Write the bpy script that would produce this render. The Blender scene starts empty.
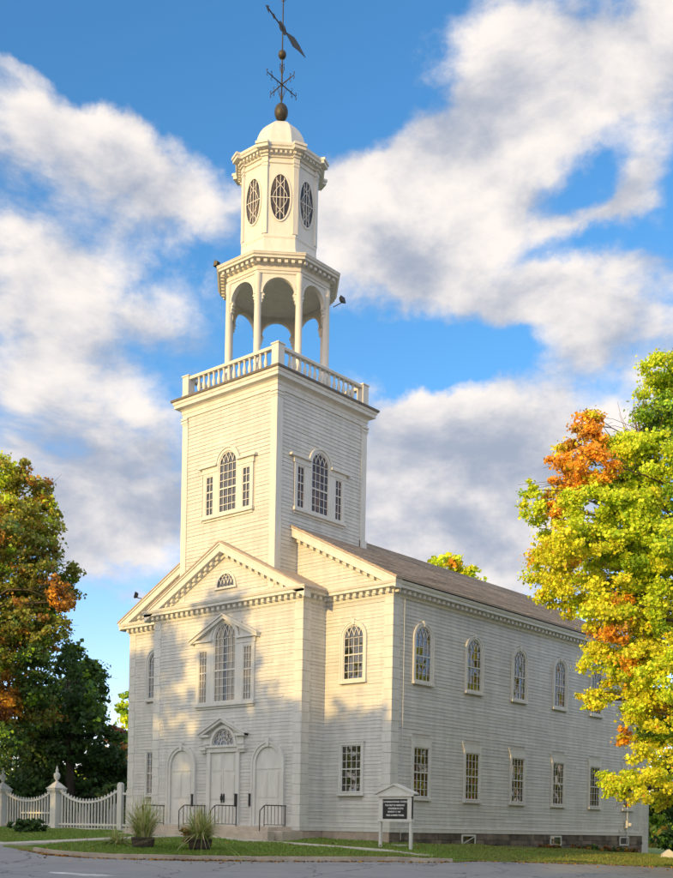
import bpy, bmesh, math, random
import numpy as np
from mathutils import Vector, Matrix
R = math.radians
rng = random.Random(7)
C = bpy.context.scene.collection
SC = bpy.context.scene

# ------------------------------------------------------------------ camera
CAM = Vector((34.544, -34.006, 0.151)); YAW = 0.7102; ROLL = 0.0184
FW = Vector((-math.sin(YAW), math.cos(YAW), 0)); RT = Vector((math.cos(YAW), math.sin(YAW), 0)); UP = Vector((0, 0, 1))
cam = bpy.data.cameras.new('camera'); co = bpy.data.objects.new('camera', cam); C.objects.link(co)
r2 = math.cos(ROLL)*RT + math.sin(ROLL)*UP; u2 = -math.sin(ROLL)*RT + math.cos(ROLL)*UP
co.matrix_world = Matrix(((r2.x, u2.x, -FW.x, CAM.x), (r2.y, u2.y, -FW.y, CAM.y), (r2.z, u2.z, -FW.z, CAM.z), (0, 0, 0, 1)))
cam.sensor_fit = 'HORIZONTAL'; cam.sensor_width = 36; cam.lens = 1108.96/673*36
cam.shift_y = 388.43/673                                            # scored frame is 785 wide on a 673-unit sensor
cam.clip_start = .1; cam.clip_end = 3000
SC.camera = co

# ------------------------------------------------------------------ light
SUN_EL, SUN_AZ = R(11.5), R(0.0)                                   # the sun stands in front of the facade (-y), low
sd = Vector((math.sin(SUN_AZ)*math.cos(SUN_EL), -math.cos(SUN_AZ)*math.cos(SUN_EL), math.sin(SUN_EL)))
sun = bpy.data.lights.new('sun', 'SUN'); sun.energy = 2.95; sun.angle = R(.53); sun.color = (1, .66, .21)
so = bpy.data.objects.new('sun', sun); C.objects.link(so); so.rotation_euler = sd.to_track_quat('Z', 'Y').to_euler()
SC.view_settings.view_transform = 'Standard'; SC.view_settings.look = 'None'
SC.view_settings.exposure = 0.55; SC.view_settings.gamma = 1; SC.view_settings.use_curve_mapping = False
SC.cycles.max_bounces = 6

world = bpy.data.worlds.new('World'); SC.world = world; world.use_nodes = True
world.cycles.sampling_method = 'MANUAL'; world.cycles.sample_map_resolution = 512
NT = world.node_tree; NT.nodes.clear()
SKY_STRENGTH = .15
class NG:
    """small helper for node maths"""
    def __init__(s, nt): s.nt = nt
    def n(s, t, **k):
        x = s.nt.nodes.new(t)
        for a, b in k.items(): setattr(x, a, b)
        return x
    def put(s, sock, v):
        if hasattr(v, 'is_output'): s.nt.links.new(v, sock)
        else: sock.default_value = v
    def m(s, op, a, b=0., c=None, clamp=False):
        x = s.n('ShaderNodeMath', operation=op, use_clamp=clamp); s.put(x.inputs[0], a); s.put(x.inputs[1], b)
        if c is not None: s.put(x.inputs[2], c)
        return x.outputs[0]
    def v(s, op, a, b=None, scale=None):
        x = s.n('ShaderNodeVectorMath', operation=op); s.put(x.inputs[0], a)
        if b is not None: s.put(x.inputs[1], b)
        if scale is not None: s.put(x.inputs[3], scale)
        return x.outputs['Value' if op in ('DOT_PRODUCT', 'LENGTH') else 'Vector']
    def noise(s, vec, scale, detail=4., rough=.5, dist=0.):
        x = s.n('ShaderNodeTexNoise'); s.put(x.inputs['Vector'], vec); s.put(x.inputs['Scale'], scale)
        x.inputs['Detail'].default_value = detail; x.inputs['Roughness'].default_value = rough; x.inputs['Distortion'].default_value = dist
        return x
    def mix(s, f, a, b, kind='MIX'):
        x = s.n('ShaderNodeMix', data_type='RGBA', blend_type=kind); s.put(x.inputs[0], f); s.put(x.inputs[6], a); s.put(x.inputs[7], b)
        return x.outputs[2]
    def smooth(s, v, a, b, c=0., d=1.):
        x = s.n('ShaderNodeMapRange', interpolation_type='SMOOTHSTEP'); s.put(x.inputs[0], v)
        for i, q in enumerate((a, b, c, d)): s.put(x.inputs[i+1], q)
        return x.outputs[0]
g = NG(NT)
dirv = g.v('NORMALIZE', g.n('ShaderNodeTexCoord').outputs['Generated'])
sky = g.n('ShaderNodeTexSky', sky_type='NISHITA', sun_disc=False, sun_elevation=SUN_EL, sun_rotation=math.pi - SUN_AZ)
sky.altitude = 300; sky.air_density = 1.0; sky.dust_density = .6; sky.ozone_density = 2.5
sep = g.n('ShaderNodeSeparateXYZ'); g.put(sep.inputs[0], dirv)
# direction (azimuth from the view's north-west, elevation), bent by noise so that the cloud edges billow
w1 = g.v('SCALE', g.v('SUBTRACT', g.noise(dirv, 5.5, 3, .5).outputs['Color'], (.5, .5, .5)), scale=.075)
w2 = g.v('SCALE', g.v('SUBTRACT', g.noise(dirv, 17, 5, .6).outputs['Color'], (.5, .5, .5)), scale=.06)
dw = g.v('NORMALIZE', g.v('ADD', g.v('ADD', dirv, w1), w2))
sw = g.n('ShaderNodeSeparateXYZ'); g.put(sw.inputs[0], dw)
az = g.m('ARCTAN2', g.v('DOT_PRODUCT', dw, tuple(RT)), g.v('DOT_PRODUCT', dw, tuple(FW)))
el = g.m('ARCSINE', sw.outputs[2])
BLOBS = [(-0.246, 0.532, 0.081, 0.036, 0, 1.0), (-0.142, 0.512, 0.071, 0.037, 15, 0.9), (-0.253, 0.453, 0.093, 0.042, 0, 0.75), (-0.243, 0.396, 0.093, 0.045, 0, 0.9), (-0.207, 0.302, 0.13, 0.048, 0, 0.8), (-0.223, 0.244, 0.129, 0.05, 0, 0.75), (0.048, 0.48, 0.072, 0.05, 0, 0.8), (-0.007, 0.522, 0.054, 0.034, 0, 0.8), (0.1, 0.521, 0.085, 0.061, -30, 1.0), (0.169, 0.595, 0.114, 0.046, -20, 1.0), (0.255, 0.605, 0.076, 0.041, 0, 0.7), (0.25, 0.525, 0.059, 0.025, -35, 0.85), (0.198, 0.499, 0.043, 0.015, -25, 0.5), (0.173, 0.441, 0.087, 0.023, 0, 0.8), (0.251, 0.403, 0.076, 0.033, -10, 0.9), (0.087, 0.344, 0.098, 0.032, 0, 0.85), (0.141, 0.287, 0.133, 0.049, 0, 0.85), (0.07, 0.254, 0.108, 0.042, 0, 0.85), (0.13, 0.222, 0.13, 0.035, 0, 0.75), (0.10, 0.315, 0.12, 0.035, 0, 0.4), (-0.20, 0.262, 0.09, 0.03, 0, 0.4), (0.258, 0.463, 0.042, 0.028, 0, 0.4), (-0.285, 0.566, 0.033, 0.009, 0, 0.45), (-0.17, 0.202, 0.039, 0.008, 0, 0.6), (-0.23, 0.166, 0.034, 0.01, 10, 0.65), (-0.239, 0.146, 0.026, 0.006, 0, 0.5), (-0.203, 0.108, 0.03, 0.01, -15, 0.6), (0.111, 0.628, 0.045, 0.024, 0, 0.4),
 (-0.091, 0.608, 0.206, 0.045, 0, -0.9), (-0.257, 0.599, 0.084, 0.024, 0, -0.6), (0.206, 0.523, 0.036, 0.024, -40, -0.38), (0.19, 0.472, 0.07, 0.016, -10, -0.42), (0.058, 0.405, 0.08, 0.020, 10, -0.5), (0.139, 0.40, 0.055, 0.013, 0, -0.35), (-0.279, 0.484, 0.025, 0.015, 0, -0.25), (-0.118, 0.447, 0.044, 0.02, 0, -0.35), (-0.222, 0.185, 0.077, 0.076, 0, -0.5), (-0.175, 0.435, 0.035, 0.015, 30, -0.3), (0.273, 0.548, 0.017, 0.013, 0, -0.3), (0.086, 0.387, 0.07, 0.014, 0, -0.35), (0.242, 0.436, 0.051, 0.012, 0, -0.35)]
def cover(az, el):
    tot = 0.
    for a, e, ra, re, rot, w in BLOBS:
        x = g.m('SUBTRACT', az, a); y = g.m('SUBTRACT', el, e); c, s_ = math.cos(R(-rot)), math.sin(R(-rot))
        xr = g.m('ADD', g.m('MULTIPLY', x, c), g.m('MULTIPLY', y, s_)); yr = g.m('SUBTRACT', g.m('MULTIPLY', y, c), g.m('MULTIPLY', x, s_))
        q = g.m('ADD', g.m('POWER', g.m('DIVIDE', xr, ra*1.05), 2.), g.m('POWER', g.m('DIVIDE', yr, re*1.05), 2.))
        tot = g.m('ADD', tot, g.m('MULTIPLY', g.m('EXPONENT', g.m('MULTIPLY', q, -1.)), w))
    return tot
flat = g.v('MULTIPLY', dirv, (1, 1, 1.7))
def puff(vec):
    wv_ = g.v('ADD', vec, g.v('SCALE', g.v('SUBTRACT', g.noise(vec, 16, 3, .55).outputs['Color'], (.5, .5, .5)), scale=.05))
    vo = g.n('ShaderNodeTexVoronoi', feature='F1'); g.put(vo.inputs['Vector'], wv_); vo.inputs['Scale'].default_value = 11; vo.inputs['Detail'].default_value = 1.5; vo.inputs['Roughness'].default_value = .5
    return g.m('ADD', g.m('MULTIPLY', g.noise(vec, 8, 10, .65, .2).outputs[0], .68), g.m('MULTIPLY', g.m('SUBTRACT', .95, vo.outputs[0]), .27))
f1 = puff(flat)
f2 = puff(g.v('ADD', flat, (.012, -.035, .05)))
ahead = g.smooth(g.m('ABSOLUTE', az), .45, .9)                      # round the rest of the sky the clouds follow the noise alone
base = cover(az, el)
gen = g.m('SUBTRACT', g.m('MULTIPLY', g.noise(flat, 2.2, 6, .5).outputs[0], 3.2), .95)
cov = g.m('ADD', g.m('MULTIPLY', base, g.m('SUBTRACT', 1., ahead)), g.m('MULTIPLY', gen, ahead))
cov = g.m('SUBTRACT', cov, g.m('MULTIPLY', ahead, g.smooth(g.v('DOT_PRODUCT', dirv, (1, 0, 0)),   .2, .8, 0., .2)))   # unseen eastern clouds thinned to dim the fill on the side walls
dens = g.m('ADD', cov, g.m('MULTIPLY', g.m('SUBTRACT', f1, .40), 2.3))
mask = g.smooth(dens, .06, .82)
relief = g.m('MULTIPLY_ADD', g.m('SUBTRACT', f1, f2), 2.9, .58)
thick = g.smooth(dens, .55, 1.35)
low = g.smooth(sep.outputs[2], .5, .26)
lit = g.m('SUBTRACT', g.m('ADD', relief, g.m('MULTIPLY', thick, -.12)), g.m('MULTIPLY', low, .26))
lit = g.smooth(lit, -.35, 1.15)
k = 1/SKY_STRENGTH
CL_LIT = (.72*k, .665*k, .62*k, 1); CL_SHADE = (.27*k, .305*k, .38*k, 1)
cloud = g.mix(lit, CL_SHADE, CL_LIT)
sunside = g.smooth(g.v('DOT_PRODUCT', dirv, tuple(sd)), .1, .95)    # clouds near the sun are brighter
cloud = g.mix(g.m('MULTIPLY', ahead, .75), cloud, (.78*k, .77*k, .76*k, 1))   # unseen clouds outside the view, brightened as added fill light
cloud = g.mix(sunside, cloud, (1.35*k, 1.25*k, 1.12*k, 1))
hs = g.n('ShaderNodeHueSaturation'); hs.inputs['Saturation'].default_value = 1.22; hs.inputs['Value'].default_value = 1.27
g.put(hs.inputs['Color'], sky.outputs[0])
blue = g.mix(1., hs.outputs[0], g.mix(g.smooth(sep.outputs[2], .42, .05), (1, 1, 1, 1), (1.35, 1.03, 1.22, 1)), 'MULTIPLY')
final = g.mix(g.m('MULTIPLY', mask, .97), blue, cloud)
bg = g.n('ShaderNodeBackground'); g.put(bg.inputs[0], final); bg.inputs[1].default_value = SKY_STRENGTH
wo = g.n('ShaderNodeOutputWorld'); NT.links.new(bg.outputs[0], wo.inputs[0])

# ------------------------------------------------------------------ materials
def mat(name, col, rough=.6, col2=None, scale=3., bump=0., bscale=30., stretch=(1, 1, 1), spec=.4, isl=0., metal=0., detail=5., flake=0.):
    m = bpy.data.materials.new(name); m.use_nodes = True; q = NG(m.node_tree); p = m.node_tree.nodes['Principled BSDF']
    tc = q.n('ShaderNodeTexCoord').outputs['Object']; vec = q.v('MULTIPLY', tc, stretch)
    c = (*col, 1)
    if col2:
        c = q.mix(q.smooth(q.noise(vec, scale, detail, .6).outputs[0], .3, .7), (*col, 1), (*col2, 1))
    if flake:
        fl_ = q.smooth(q.noise(q.v('MULTIPLY', tc, (1, 1, 2.2)), 7.5, 6, .7).outputs[0], .60, .68); pt_ = q.smooth(q.noise(tc, .55, 3, .6).outputs[0], .46, .66)
        c = q.mix(q.m('MULTIPLY', q.m('MULTIPLY', fl_, pt_), flake), c, (.30, .275, .24, 1))
    if isl:
        ri = q.n('ShaderNodeNewGeometry').outputs['Random Per Island']
        c = q.mix(1., c, q.mix(ri, (1-isl, 1-isl, 1-isl, 1), (1+isl*.3, 1+isl*.3, 1+isl*.3, 1)), 'MULTIPLY')
    q.put(p.inputs['Base Color'], c); p.inputs['Roughness'].default_value = rough; p.inputs['Specular IOR Level'].default_value = spec
    p.inputs['Metallic'].default_value = metal
    if bump:
        b = q.n('ShaderNodeBump'); b.inputs['Strength'].default_value = bump; b.inputs['Distance'].default_value = .02
        q.put(b.inputs['Height'], q.noise(vec, bscale, 4, .6).outputs[0]); q.put(p.inputs['Normal'], b.outputs[0])
    return m
M = {}
M['clap'] = mat('white_clapboard_paint', (.645, .635, .60), .55, (.545, .535, .50), 1.6, .25, 40, (1.6, 1.6, .35), isl=.09, flake=.55)
M['trim'] = mat('white_trim_paint', (.66, .65, .61), .5, (.575, .565, .525), 2.4, .15, 30, (1.4, 1.4, .4), flake=.4)
M['groove'] = mat('shaded_board_joint', (.47, .45, .41), .9)  # joint grime and the shadow under each lap, both put into the colour
M['roof'] = mat('weathered_roof_shingle', (.46, .37, .30), .85, (.34, .28, .235), 1.6, .5, 9, (1, 5, 5))
M['flash'] = mat('dark_lead_flashing', (.10, .09, .08), .6, (.16, .14, .12), 4)
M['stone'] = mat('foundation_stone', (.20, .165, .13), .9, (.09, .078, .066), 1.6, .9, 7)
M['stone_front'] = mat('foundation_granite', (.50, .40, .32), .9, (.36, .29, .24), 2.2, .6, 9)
M['granite'] = mat('step_granite', (.56, .48, .39), .85, (.42, .36, .30), 2.5, .4, 18)
M['concrete'] = mat('pale_concrete', (.55, .51, .44), .9, (.42, .39, .34), 1.5, .4, 20)
M['kerb'] = mat('kerb_granite', (.50, .43, .34), .9, (.33, .28, .22), 1.4, .6, 14)
M['iron'] = mat('black_iron', (.018, .018, .02), .45)
M['vane'] = mat('dark_bronze', (.04, .038, .032), .5, (.065, .06, .048), 5, metal=.3)
M['board'] = mat('black_letter_board', (.012, .016, .018), .35)
M['letter'] = mat('white_letters', (.75, .75, .73), .6)
M['cloth'] = mat('cream_curtain', (.36, .30, .21), .9)
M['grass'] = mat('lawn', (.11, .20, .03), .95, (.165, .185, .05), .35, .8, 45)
M['blade'] = mat('grass_blade', (.075, .14, .025), .8, isl=.4)
M['soil'] = mat('soil', (.09, .065, .045), .95, (.06, .045, .03), 2)
M['barrel'] = mat('weathered_oak', (.10, .075, .055), .8, (.06, .045, .035), 4, .5, 20, (6, 6, 1))
M['bark'] = mat('bark', (.11, .085, .065), .9, (.055, .043, .033), 3, .9, 12, (3, 3, .6))
M['slate'] = mat('gravestone_slate', (.34, .34, .33), .8, (.24, .24, .23), 3, .2, 20)
M['marble'] = mat('gravestone_marble', (.66, .65, .62), .7, (.5, .5, .47), 3, .2, 20)
M['metal'] = mat('grey_meter_metal', (.55, .56, .56), .5)
M['paint'] = mat('road_paint', (.72, .72, .70), .8, (.35, .35, .34), 2.2, .3, 30)
def glass_mat(name, tint, ior):
    m = mat(name, tint, .03, spec=.5); p = m.node_tree.nodes['Principled BSDF']; p.inputs['IOR'].default_value = ior
    q = NG(m.node_tree); b = q.n('ShaderNodeBump'); b.inputs['Strength'].default_value = .10; b.inputs['Distance'].default_value = .03
    tc = q.n('ShaderNodeTexCoord').outputs['Object']
    q.put(b.inputs['Height'], q.noise(tc, 3.2, 2, .5).outputs[0])
    vo = q.n('ShaderNodeTexVoronoi'); vo.inputs['Scale'].default_value = 3.2; q.put(vo.inputs['Vector'], tc)     # every pane sits at a slightly different angle
    q.put(b.inputs['Normal'], q.v('NORMALIZE', q.v('ADD', q.n('ShaderNodeNewGeometry').outputs['Normal'], q.v('SCALE', q.v('SUBTRACT', vo.outputs['Color'], (.5, .5, .5)), scale=.10)))); q.put(p.inputs['Normal'], b.outputs[0])
    q.put(p.inputs['Base Color'], q.mix(q.smooth(q.noise(tc, 1.1, 3, .6).outputs[0], .5, .68), (*tint, 1), (tint[0]*2.6+.012, tint[1]*2.4+.01, tint[2]*2., 1)))
    return m
M['glass'] = glass_mat('old_window_glass', (.014, .013, .012), 2.0)
M['glass_brown'] = glass_mat('warm_window_glass', (.07, .038, .02), 1.5)
M['glass_blue'] = glass_mat('oval_window_glass', (.04, .03, .02), 1.6)
def clear_glass():
    m = bpy.data.materials.new('clear_window_glass'); m.use_nodes = True; nt = m.node_tree; q = NG(nt); nt.nodes.remove(nt.nodes['Principled BSDF'])
    t = q.n('ShaderNodeBsdfTransparent'); t.inputs[0].default_value = (.92, .92, .9, 1); gl = q.n('ShaderNodeBsdfGlossy'); gl.inputs['Roughness'].default_value = .03
    mx = q.n('ShaderNodeMixShader'); mx.inputs[0].default_value = .09; q.put(mx.inputs[1], t.outputs[0]); q.put(mx.inputs[2], gl.outputs[0])
    q.put(nt.nodes['Material Output'].inputs[0], mx.outputs[0]); return m
M['clear'] = clear_glass()
def asphalt_mat():
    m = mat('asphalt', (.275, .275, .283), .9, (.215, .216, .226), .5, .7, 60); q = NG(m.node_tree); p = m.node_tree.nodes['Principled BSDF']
    tc = q.n('ShaderNodeTexCoord').outputs['Object']
    old = p.inputs['Base Color'].links[0].from_socket
    sp = q.smooth(q.noise(tc, 45, 3, .6).outputs[0], .35, .75)
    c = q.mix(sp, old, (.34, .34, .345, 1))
    vo = q.n('ShaderNodeTexVoronoi', feature='DISTANCE_TO_EDGE'); vo.inputs['Scale'].default_value = .28
    q.put(vo.inputs['Vector'], q.v('ADD', tc, q.v('SCALE', q.noise(tc, 1.5, 4).outputs['Color'], scale=.9)))
    c = q.mix(q.smooth(vo.outputs[0], .004, .012, .7, 0.), c, (.07, .07, .072, 1))
    q.put(p.inputs['Base Color'], c); return m
M['asphalt'] = asphalt_mat()
def leaf_mat(name, rough=.55, trans=.45):
    m = bpy.data.materials.new(name); m.use_nodes = True; nt = m.node_tree; q = NG(nt); p = nt.nodes['Principled BSDF']
    at = q.n('ShaderNodeVertexColor', layer_name='tint').outputs[0]
    ri = q.n('ShaderNodeNewGeometry').outputs['Random Per Island']
    hv = q.n('ShaderNodeHueSaturation'); q.put(hv.inputs['Color'], at); q.put(hv.inputs['Value'], q.m('MULTIPLY_ADD', ri, .6, .7)); q.put(hv.inputs['Hue'], q.m('MULTIPLY_ADD', ri, .03, .485))
    q.put(p.inputs['Base Color'], q.v('SCALE', hv.outputs[0], scale=.85)); p.inputs['Roughness'].default_value = rough; p.inputs['Specular IOR Level'].default_value = .25
    tr = q.n('ShaderNodeBsdfTranslucent'); q.put(tr.inputs[0], q.v('SCALE', hv.outputs[0], scale=.5))
    mx = q.n('ShaderNodeAddShader'); q.put(mx.inputs[0], p.outputs[0]); q.put(mx.inputs[1], tr.outputs[0])
    q.put(nt.nodes['Material Output'].inputs[0], mx.outputs[0]); return m
M['leaf'] = leaf_mat('leaves')

# ------------------------------------------------------------------ object helpers
def tag(o, label=None, cat=None, group=None, kind=None):
    for k_, v_ in (('label', label), ('category', cat), ('group', group), ('kind', kind)):
        if v_: o[k_] = v_
    return o
def thing(name, loc, label, cat, group=None, rotz=0):
    o = bpy.data.objects.new(name, None); C.objects.link(o); o.location = loc; o.rotation_euler = (0, 0, rotz); o.empty_display_size = .3
    return tag(o, label, cat, group)
class Fr:
    """a wall's own frame: u along it, z up, w out of it"""
    def __init__(s, o, U, N): s.o = Vector((*o, 0)) if len(o) == 2 else Vector(o); s.U = Vector((*U, 0)); s.N = Vector((*N, 0))
    def p(s, u, z, w=0.): return s.o + s.U*u + s.N*w + Vector((0, 0, z))
class MB:
    def __init__(s): s.v = []; s.f = []; s.mi = []; s.cur = 0
    def face(s, pts):
        n = len(s.v); s.v += [tuple(p) for p in pts]; s.f.append(list(range(n, n+len(pts)))); s.mi.append(s.cur)
    def solid(s, vs, fs):
        n = len(s.v); s.v += [tuple(p) for p in vs]
        for f in fs: s.f.append([n+i for i in f]); s.mi.append(s.cur)
    def hexa(s, b, t): s.solid(list(b)+list(t), [(3, 2, 1, 0), (4, 5, 6, 7), (0, 1, 5, 4), (1, 2, 6, 5), (2, 3, 7, 6), (3, 0, 4, 7)])
    def box(s, x0, x1, y0, y1, z0, z1): s.hexa([(x0, y0, z0), (x1, y0, z0), (x1, y1, z0), (x0, y1, z0)], [(x0, y0, z1), (x1, y0, z1), (x1, y1, z1), (x0, y1, z1)])
    def bx(s, fr, u0, u1, z0, z1, w0, w1): s.hexa([fr.p(u0, z0, w0), fr.p(u1, z0, w0), fr.p(u1, z0, w1), fr.p(u0, z0, w1)], [fr.p(u0, z1, w0), fr.p(u1, z1, w0), fr.p(u1, z1, w1), fr.p(u0, z1, w1)])
    def prism(s, fr, pts, w0, w1):
        n = len(pts); s.solid([fr.p(u, z, w0) for u, z in pts]+[fr.p(u, z, w1) for u, z in pts],
            [tuple(range(n))[::-1], tuple(range(n, 2*n))]+[(i, (i+1) % n, n+(i+1) % n, n+i) for i in range(n)])
    def strip(s, fr, A, B, w0, w1, closed=False):
        n = len(A); vs = [fr.p(*a, w0) for a in A]+[fr.p(*b, w0) for b in B]+[fr.p(*a, w1) for a in A]+[fr.p(*b, w1) for b in B]; fs = []
        for i in range(n if closed else n-1):
            j = (i+1) % n
            fs += [(i, j, n+j, n+i), (2*n+i, 3*n+i, 3*n+j, 2*n+j), (i, 2*n+i, 2*n+j, j), (n+i, n+j, 3*n+j, 3*n+i)]
        if not closed: fs += [(0, n, 3*n, 2*n), (n-1, 3*n-1, 4*n-1, 2*n-1)]
        s.solid(vs, fs)
    def band(s, fr, pl, wd, w0, w1):
        A, B = [], []
        for i, (u, z) in enumerate(pl):
            a = pl[max(0, i-1)]; b = pl[min(len(pl)-1, i+1)]; dx, dy = b[0]-a[0], b[1]-a[1]; L_ = math.hypot(dx, dy) or 1
            A.append((u-dy/L_*wd/2, z+dx/L_*wd/2)); B.append((u+dy/L_*wd/2, z-dx/L_*wd/2))
        s.strip(fr, A, B, w0, w1)
    def sweep(s, path, prof, closed=True):
        n = len(path); m = len(prof); vs = []
        def nrm(a, b): d = Vector((b[0]-a[0], b[1]-a[1])); d.normalize(); return Vector((d.y, -d.x))
        for i in range(n):
            n1 = nrm(path[i-1], path[i]) if closed or i else None; n2 = nrm(path[i], path[(i+1) % n]) if closed or i < n-1 else None
            n1 = n1 or n2; n2 = n2 or n1; mt = (n1+n2)/(1+n1.dot(n2))
            vs += [(path[i][0]+mt.x*o, path[i][1]+mt.y*o, z) for o, z in prof]
        fs = []
        for i in range(n if closed else n-1):
            j = (i+1) % n
            for k_ in range(m): l = (k_+1) % m; fs.append((i*m+k_, j*m+k_, j*m+l, i*m+l))
        if not closed: fs += [tuple(range(m)), tuple(range((n-1)*m, n*m))[::-1]]
        s.solid(vs, fs)
    def lathe(s, c, prof, n=20, ph=0., axis=None):
        vs = []; m = len(prof)
        for r_, z in prof:
            for i in range(n): a = ph+2*math.pi*i/n; vs.append((c[0]+r_*math.cos(a), c[1]+r_*math.sin(a), c[2]+z))
        fs = [(k_*n+i, k_*n+(i+1) % n, (k_+1)*n+(i+1) % n, (k_+1)*n+i) for k_ in range(m-1) for i in range(n)]
        fs += [tuple(range(n))[::-1], tuple(range((m-1)*n, m*n))]
        s.solid(vs, fs)
    def tube(s, pts, rad, n=8):
        pts = [Vector(p) for p in pts]; rads = rad if isinstance(rad, (list, tuple)) else [rad]*len(pts); vs = []; m = len(pts)
        prev = None
        for i, p in enumerate(pts):
            d = (pts[min(i+1, m-1)]-pts[max(i-1, 0)]).normalized()
            a = prev - d*prev.dot(d) if prev is not None else (Vector((1, 0, 0)) if abs(d.x) < .8 else Vector((0, 1, 0))).cross(d)
            a.normalize(); prev = a; b = d.cross(a)
            vs += [p+(a*math.cos(2*math.pi*k_/n)+b*math.sin(2*math.pi*k_/n))*rads[i] for k_ in range(n)]
        fs = [(k_*n+i, k_*n+(i+1) % n, (k_+1)*n+(i+1) % n, (k_+1)*n+i) for k_ in range(m-1) for i in range(n)]
        fs += [tuple(range(n))[::-1], tuple(range((m-1)*n, m*n))]; s.solid(vs, fs)
    def build(s, name, mats, parent=None, smooth=None, label=None, bevel=0.):
        me = bpy.data.meshes.new(name); me.from_pydata(s.v, [], s.f)
        for m in (mats if isinstance(mats, (list, tuple)) else [mats]): me.materials.append(m)
        me.polygons.foreach_set('material_index', s.mi)
        b = bmesh.new(); b.from_mesh(me); bmesh.ops.recalc_face_normals(b, faces=b.faces); b.to_mesh(me); b.free()
        if smooth is not None:
            me.polygons.foreach_set('use_smooth', [True]*len(me.polygons)); me.set_sharp_from_angle(angle=R(smooth))
        o = bpy.data.objects.new(name, me); C.objects.link(o)
        if parent is not None:
            o.parent = parent
            if parent.type == 'EMPTY' and parent.get('abs'): o.location = -Vector(parent.location)
        if label: o['label'] = label
        if bevel:
            bv = o.modifiers.new('bevel', 'BEVEL'); bv.width = bevel; bv.segments = 2; bv.limit_method = 'ANGLE'
        return o

# ------------------------------------------------------------------ ground
def prof(x, xs, ys):
    return float(np.interp(x, xs, ys))
def h_st(s, t):
    return prof(s, [-80, 0, 25, 30, 36, 40, 44, 53, 60, 80, 400], [-1.9, -1.45, -1.25, -1.15, -.9, -.62, -.36, -.2, -.15, -.1, 0]) - prof(t, [2, 20, 60], [0, 1, 2])
def st(x, y): d = Vector((x, y, 0))-Vector((CAM.x, CAM.y, 0)); return d.dot(FW), d.dot(RT)
def xy(s, t): p = Vector((CAM.x, CAM.y, 0))+FW*s+RT*t; return p.x, p.y
def ground(x, y): return h_st(*st(x, y))
ET = [-150, -40, -20, -12, -10.5, -9.6, -8.4, -7, -4.45, -1.84, 0, 2.14, 3.9, 7.1, 9.7, 12.7, 20, 40, 150]
ES = [60, 45, 41, 39.2, 38.2, 37.3, 36.6, 36.3, 36.28, 36.44, 36.7, 37.1, 37.9, 39.5, 40.8, 41.8, 44, 52, 100]
def edge(t): return prof(t, ET, ES)
def drop(t): return prof(t, [-12, -10.3, 3.2, 5.0], [.03, .13, .13, .03])
ts = sorted(set([-150, -110, -80, -60, -50]+[x*.5 for x in range(-80, 81)]+[50, 60, 80, 110, 150]))
def sheet(name, rows, m, kind='structure', zoff=lambda s, t, o: 0.):
    vs, fs = [], []; W_ = len(ts)
    for o in rows:
        for t in ts:
            s = edge(t)+o; x, y = xy(s, t); vs.append((x, y, h_st(s, t)+zoff(s, t, o)))
    for i in range(len(rows)-1):
        for j in range(W_-1): fs.append((i*W_+j, i*W_+j+1, (i+1)*W_+j+1, (i+1)*W_+j))
    me = bpy.data.meshes.new(name); me.from_pydata(vs, [], fs); me.materials.append(m); ob = bpy.data.objects.new(name, me); C.objects.link(ob)
    me.polygons.foreach_set('use_smooth', [True]*len(fs)); ob['kind'] = kind; return ob
bump_ = lambda s, t, o: .03*math.sin(s*1.3+t*.7)+.02*math.sin(t*2.1-s*.9) if o > .6 else (-.45 if o < 0 else 0.)
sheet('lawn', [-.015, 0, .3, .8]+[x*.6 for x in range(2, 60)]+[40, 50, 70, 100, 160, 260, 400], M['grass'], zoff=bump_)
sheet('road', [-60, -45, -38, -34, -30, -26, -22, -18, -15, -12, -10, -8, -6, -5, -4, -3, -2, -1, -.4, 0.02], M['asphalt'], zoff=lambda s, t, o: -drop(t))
vs = [xy(s, t)+(-3.2,) for s, t in ((-400, -500), (-400, 500), (900, 500), (900, -500))]
tg = MB(); tg.face(vs); tag(tg.build('ground', M['soil']), kind='structure')
# kerb
kb = MB(); kp = [(x*.4) for x in range(-26, 11)]
inner, outer = [], []
for t in kp:
    s = edge(t); x, y = xy(s+.17, t); inner.append((x, y, h_st(s, t)+.035)); x, y = xy(s-.02+rng.uniform(-.015, .015), t); outer.append((x, y, h_st(s, t)+.03))
for i in range(len(kp)-1):
    a, b, c, d = outer[i], outer[i+1], inner[i+1], inner[i]
    if rng.random() < .25: e = .012; a, b, c, d = [(p[0], p[1], p[2]-e) for p in (a, b, c, d)]
    dn = lambda p: (p[0], p[1], p[2]-.4)
    kb.hexa([dn(a), dn(b), dn(c), dn(d)], [a, b, c, d])
tag(kb.build('kerb', M['kerb']), kind='structure')
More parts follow.
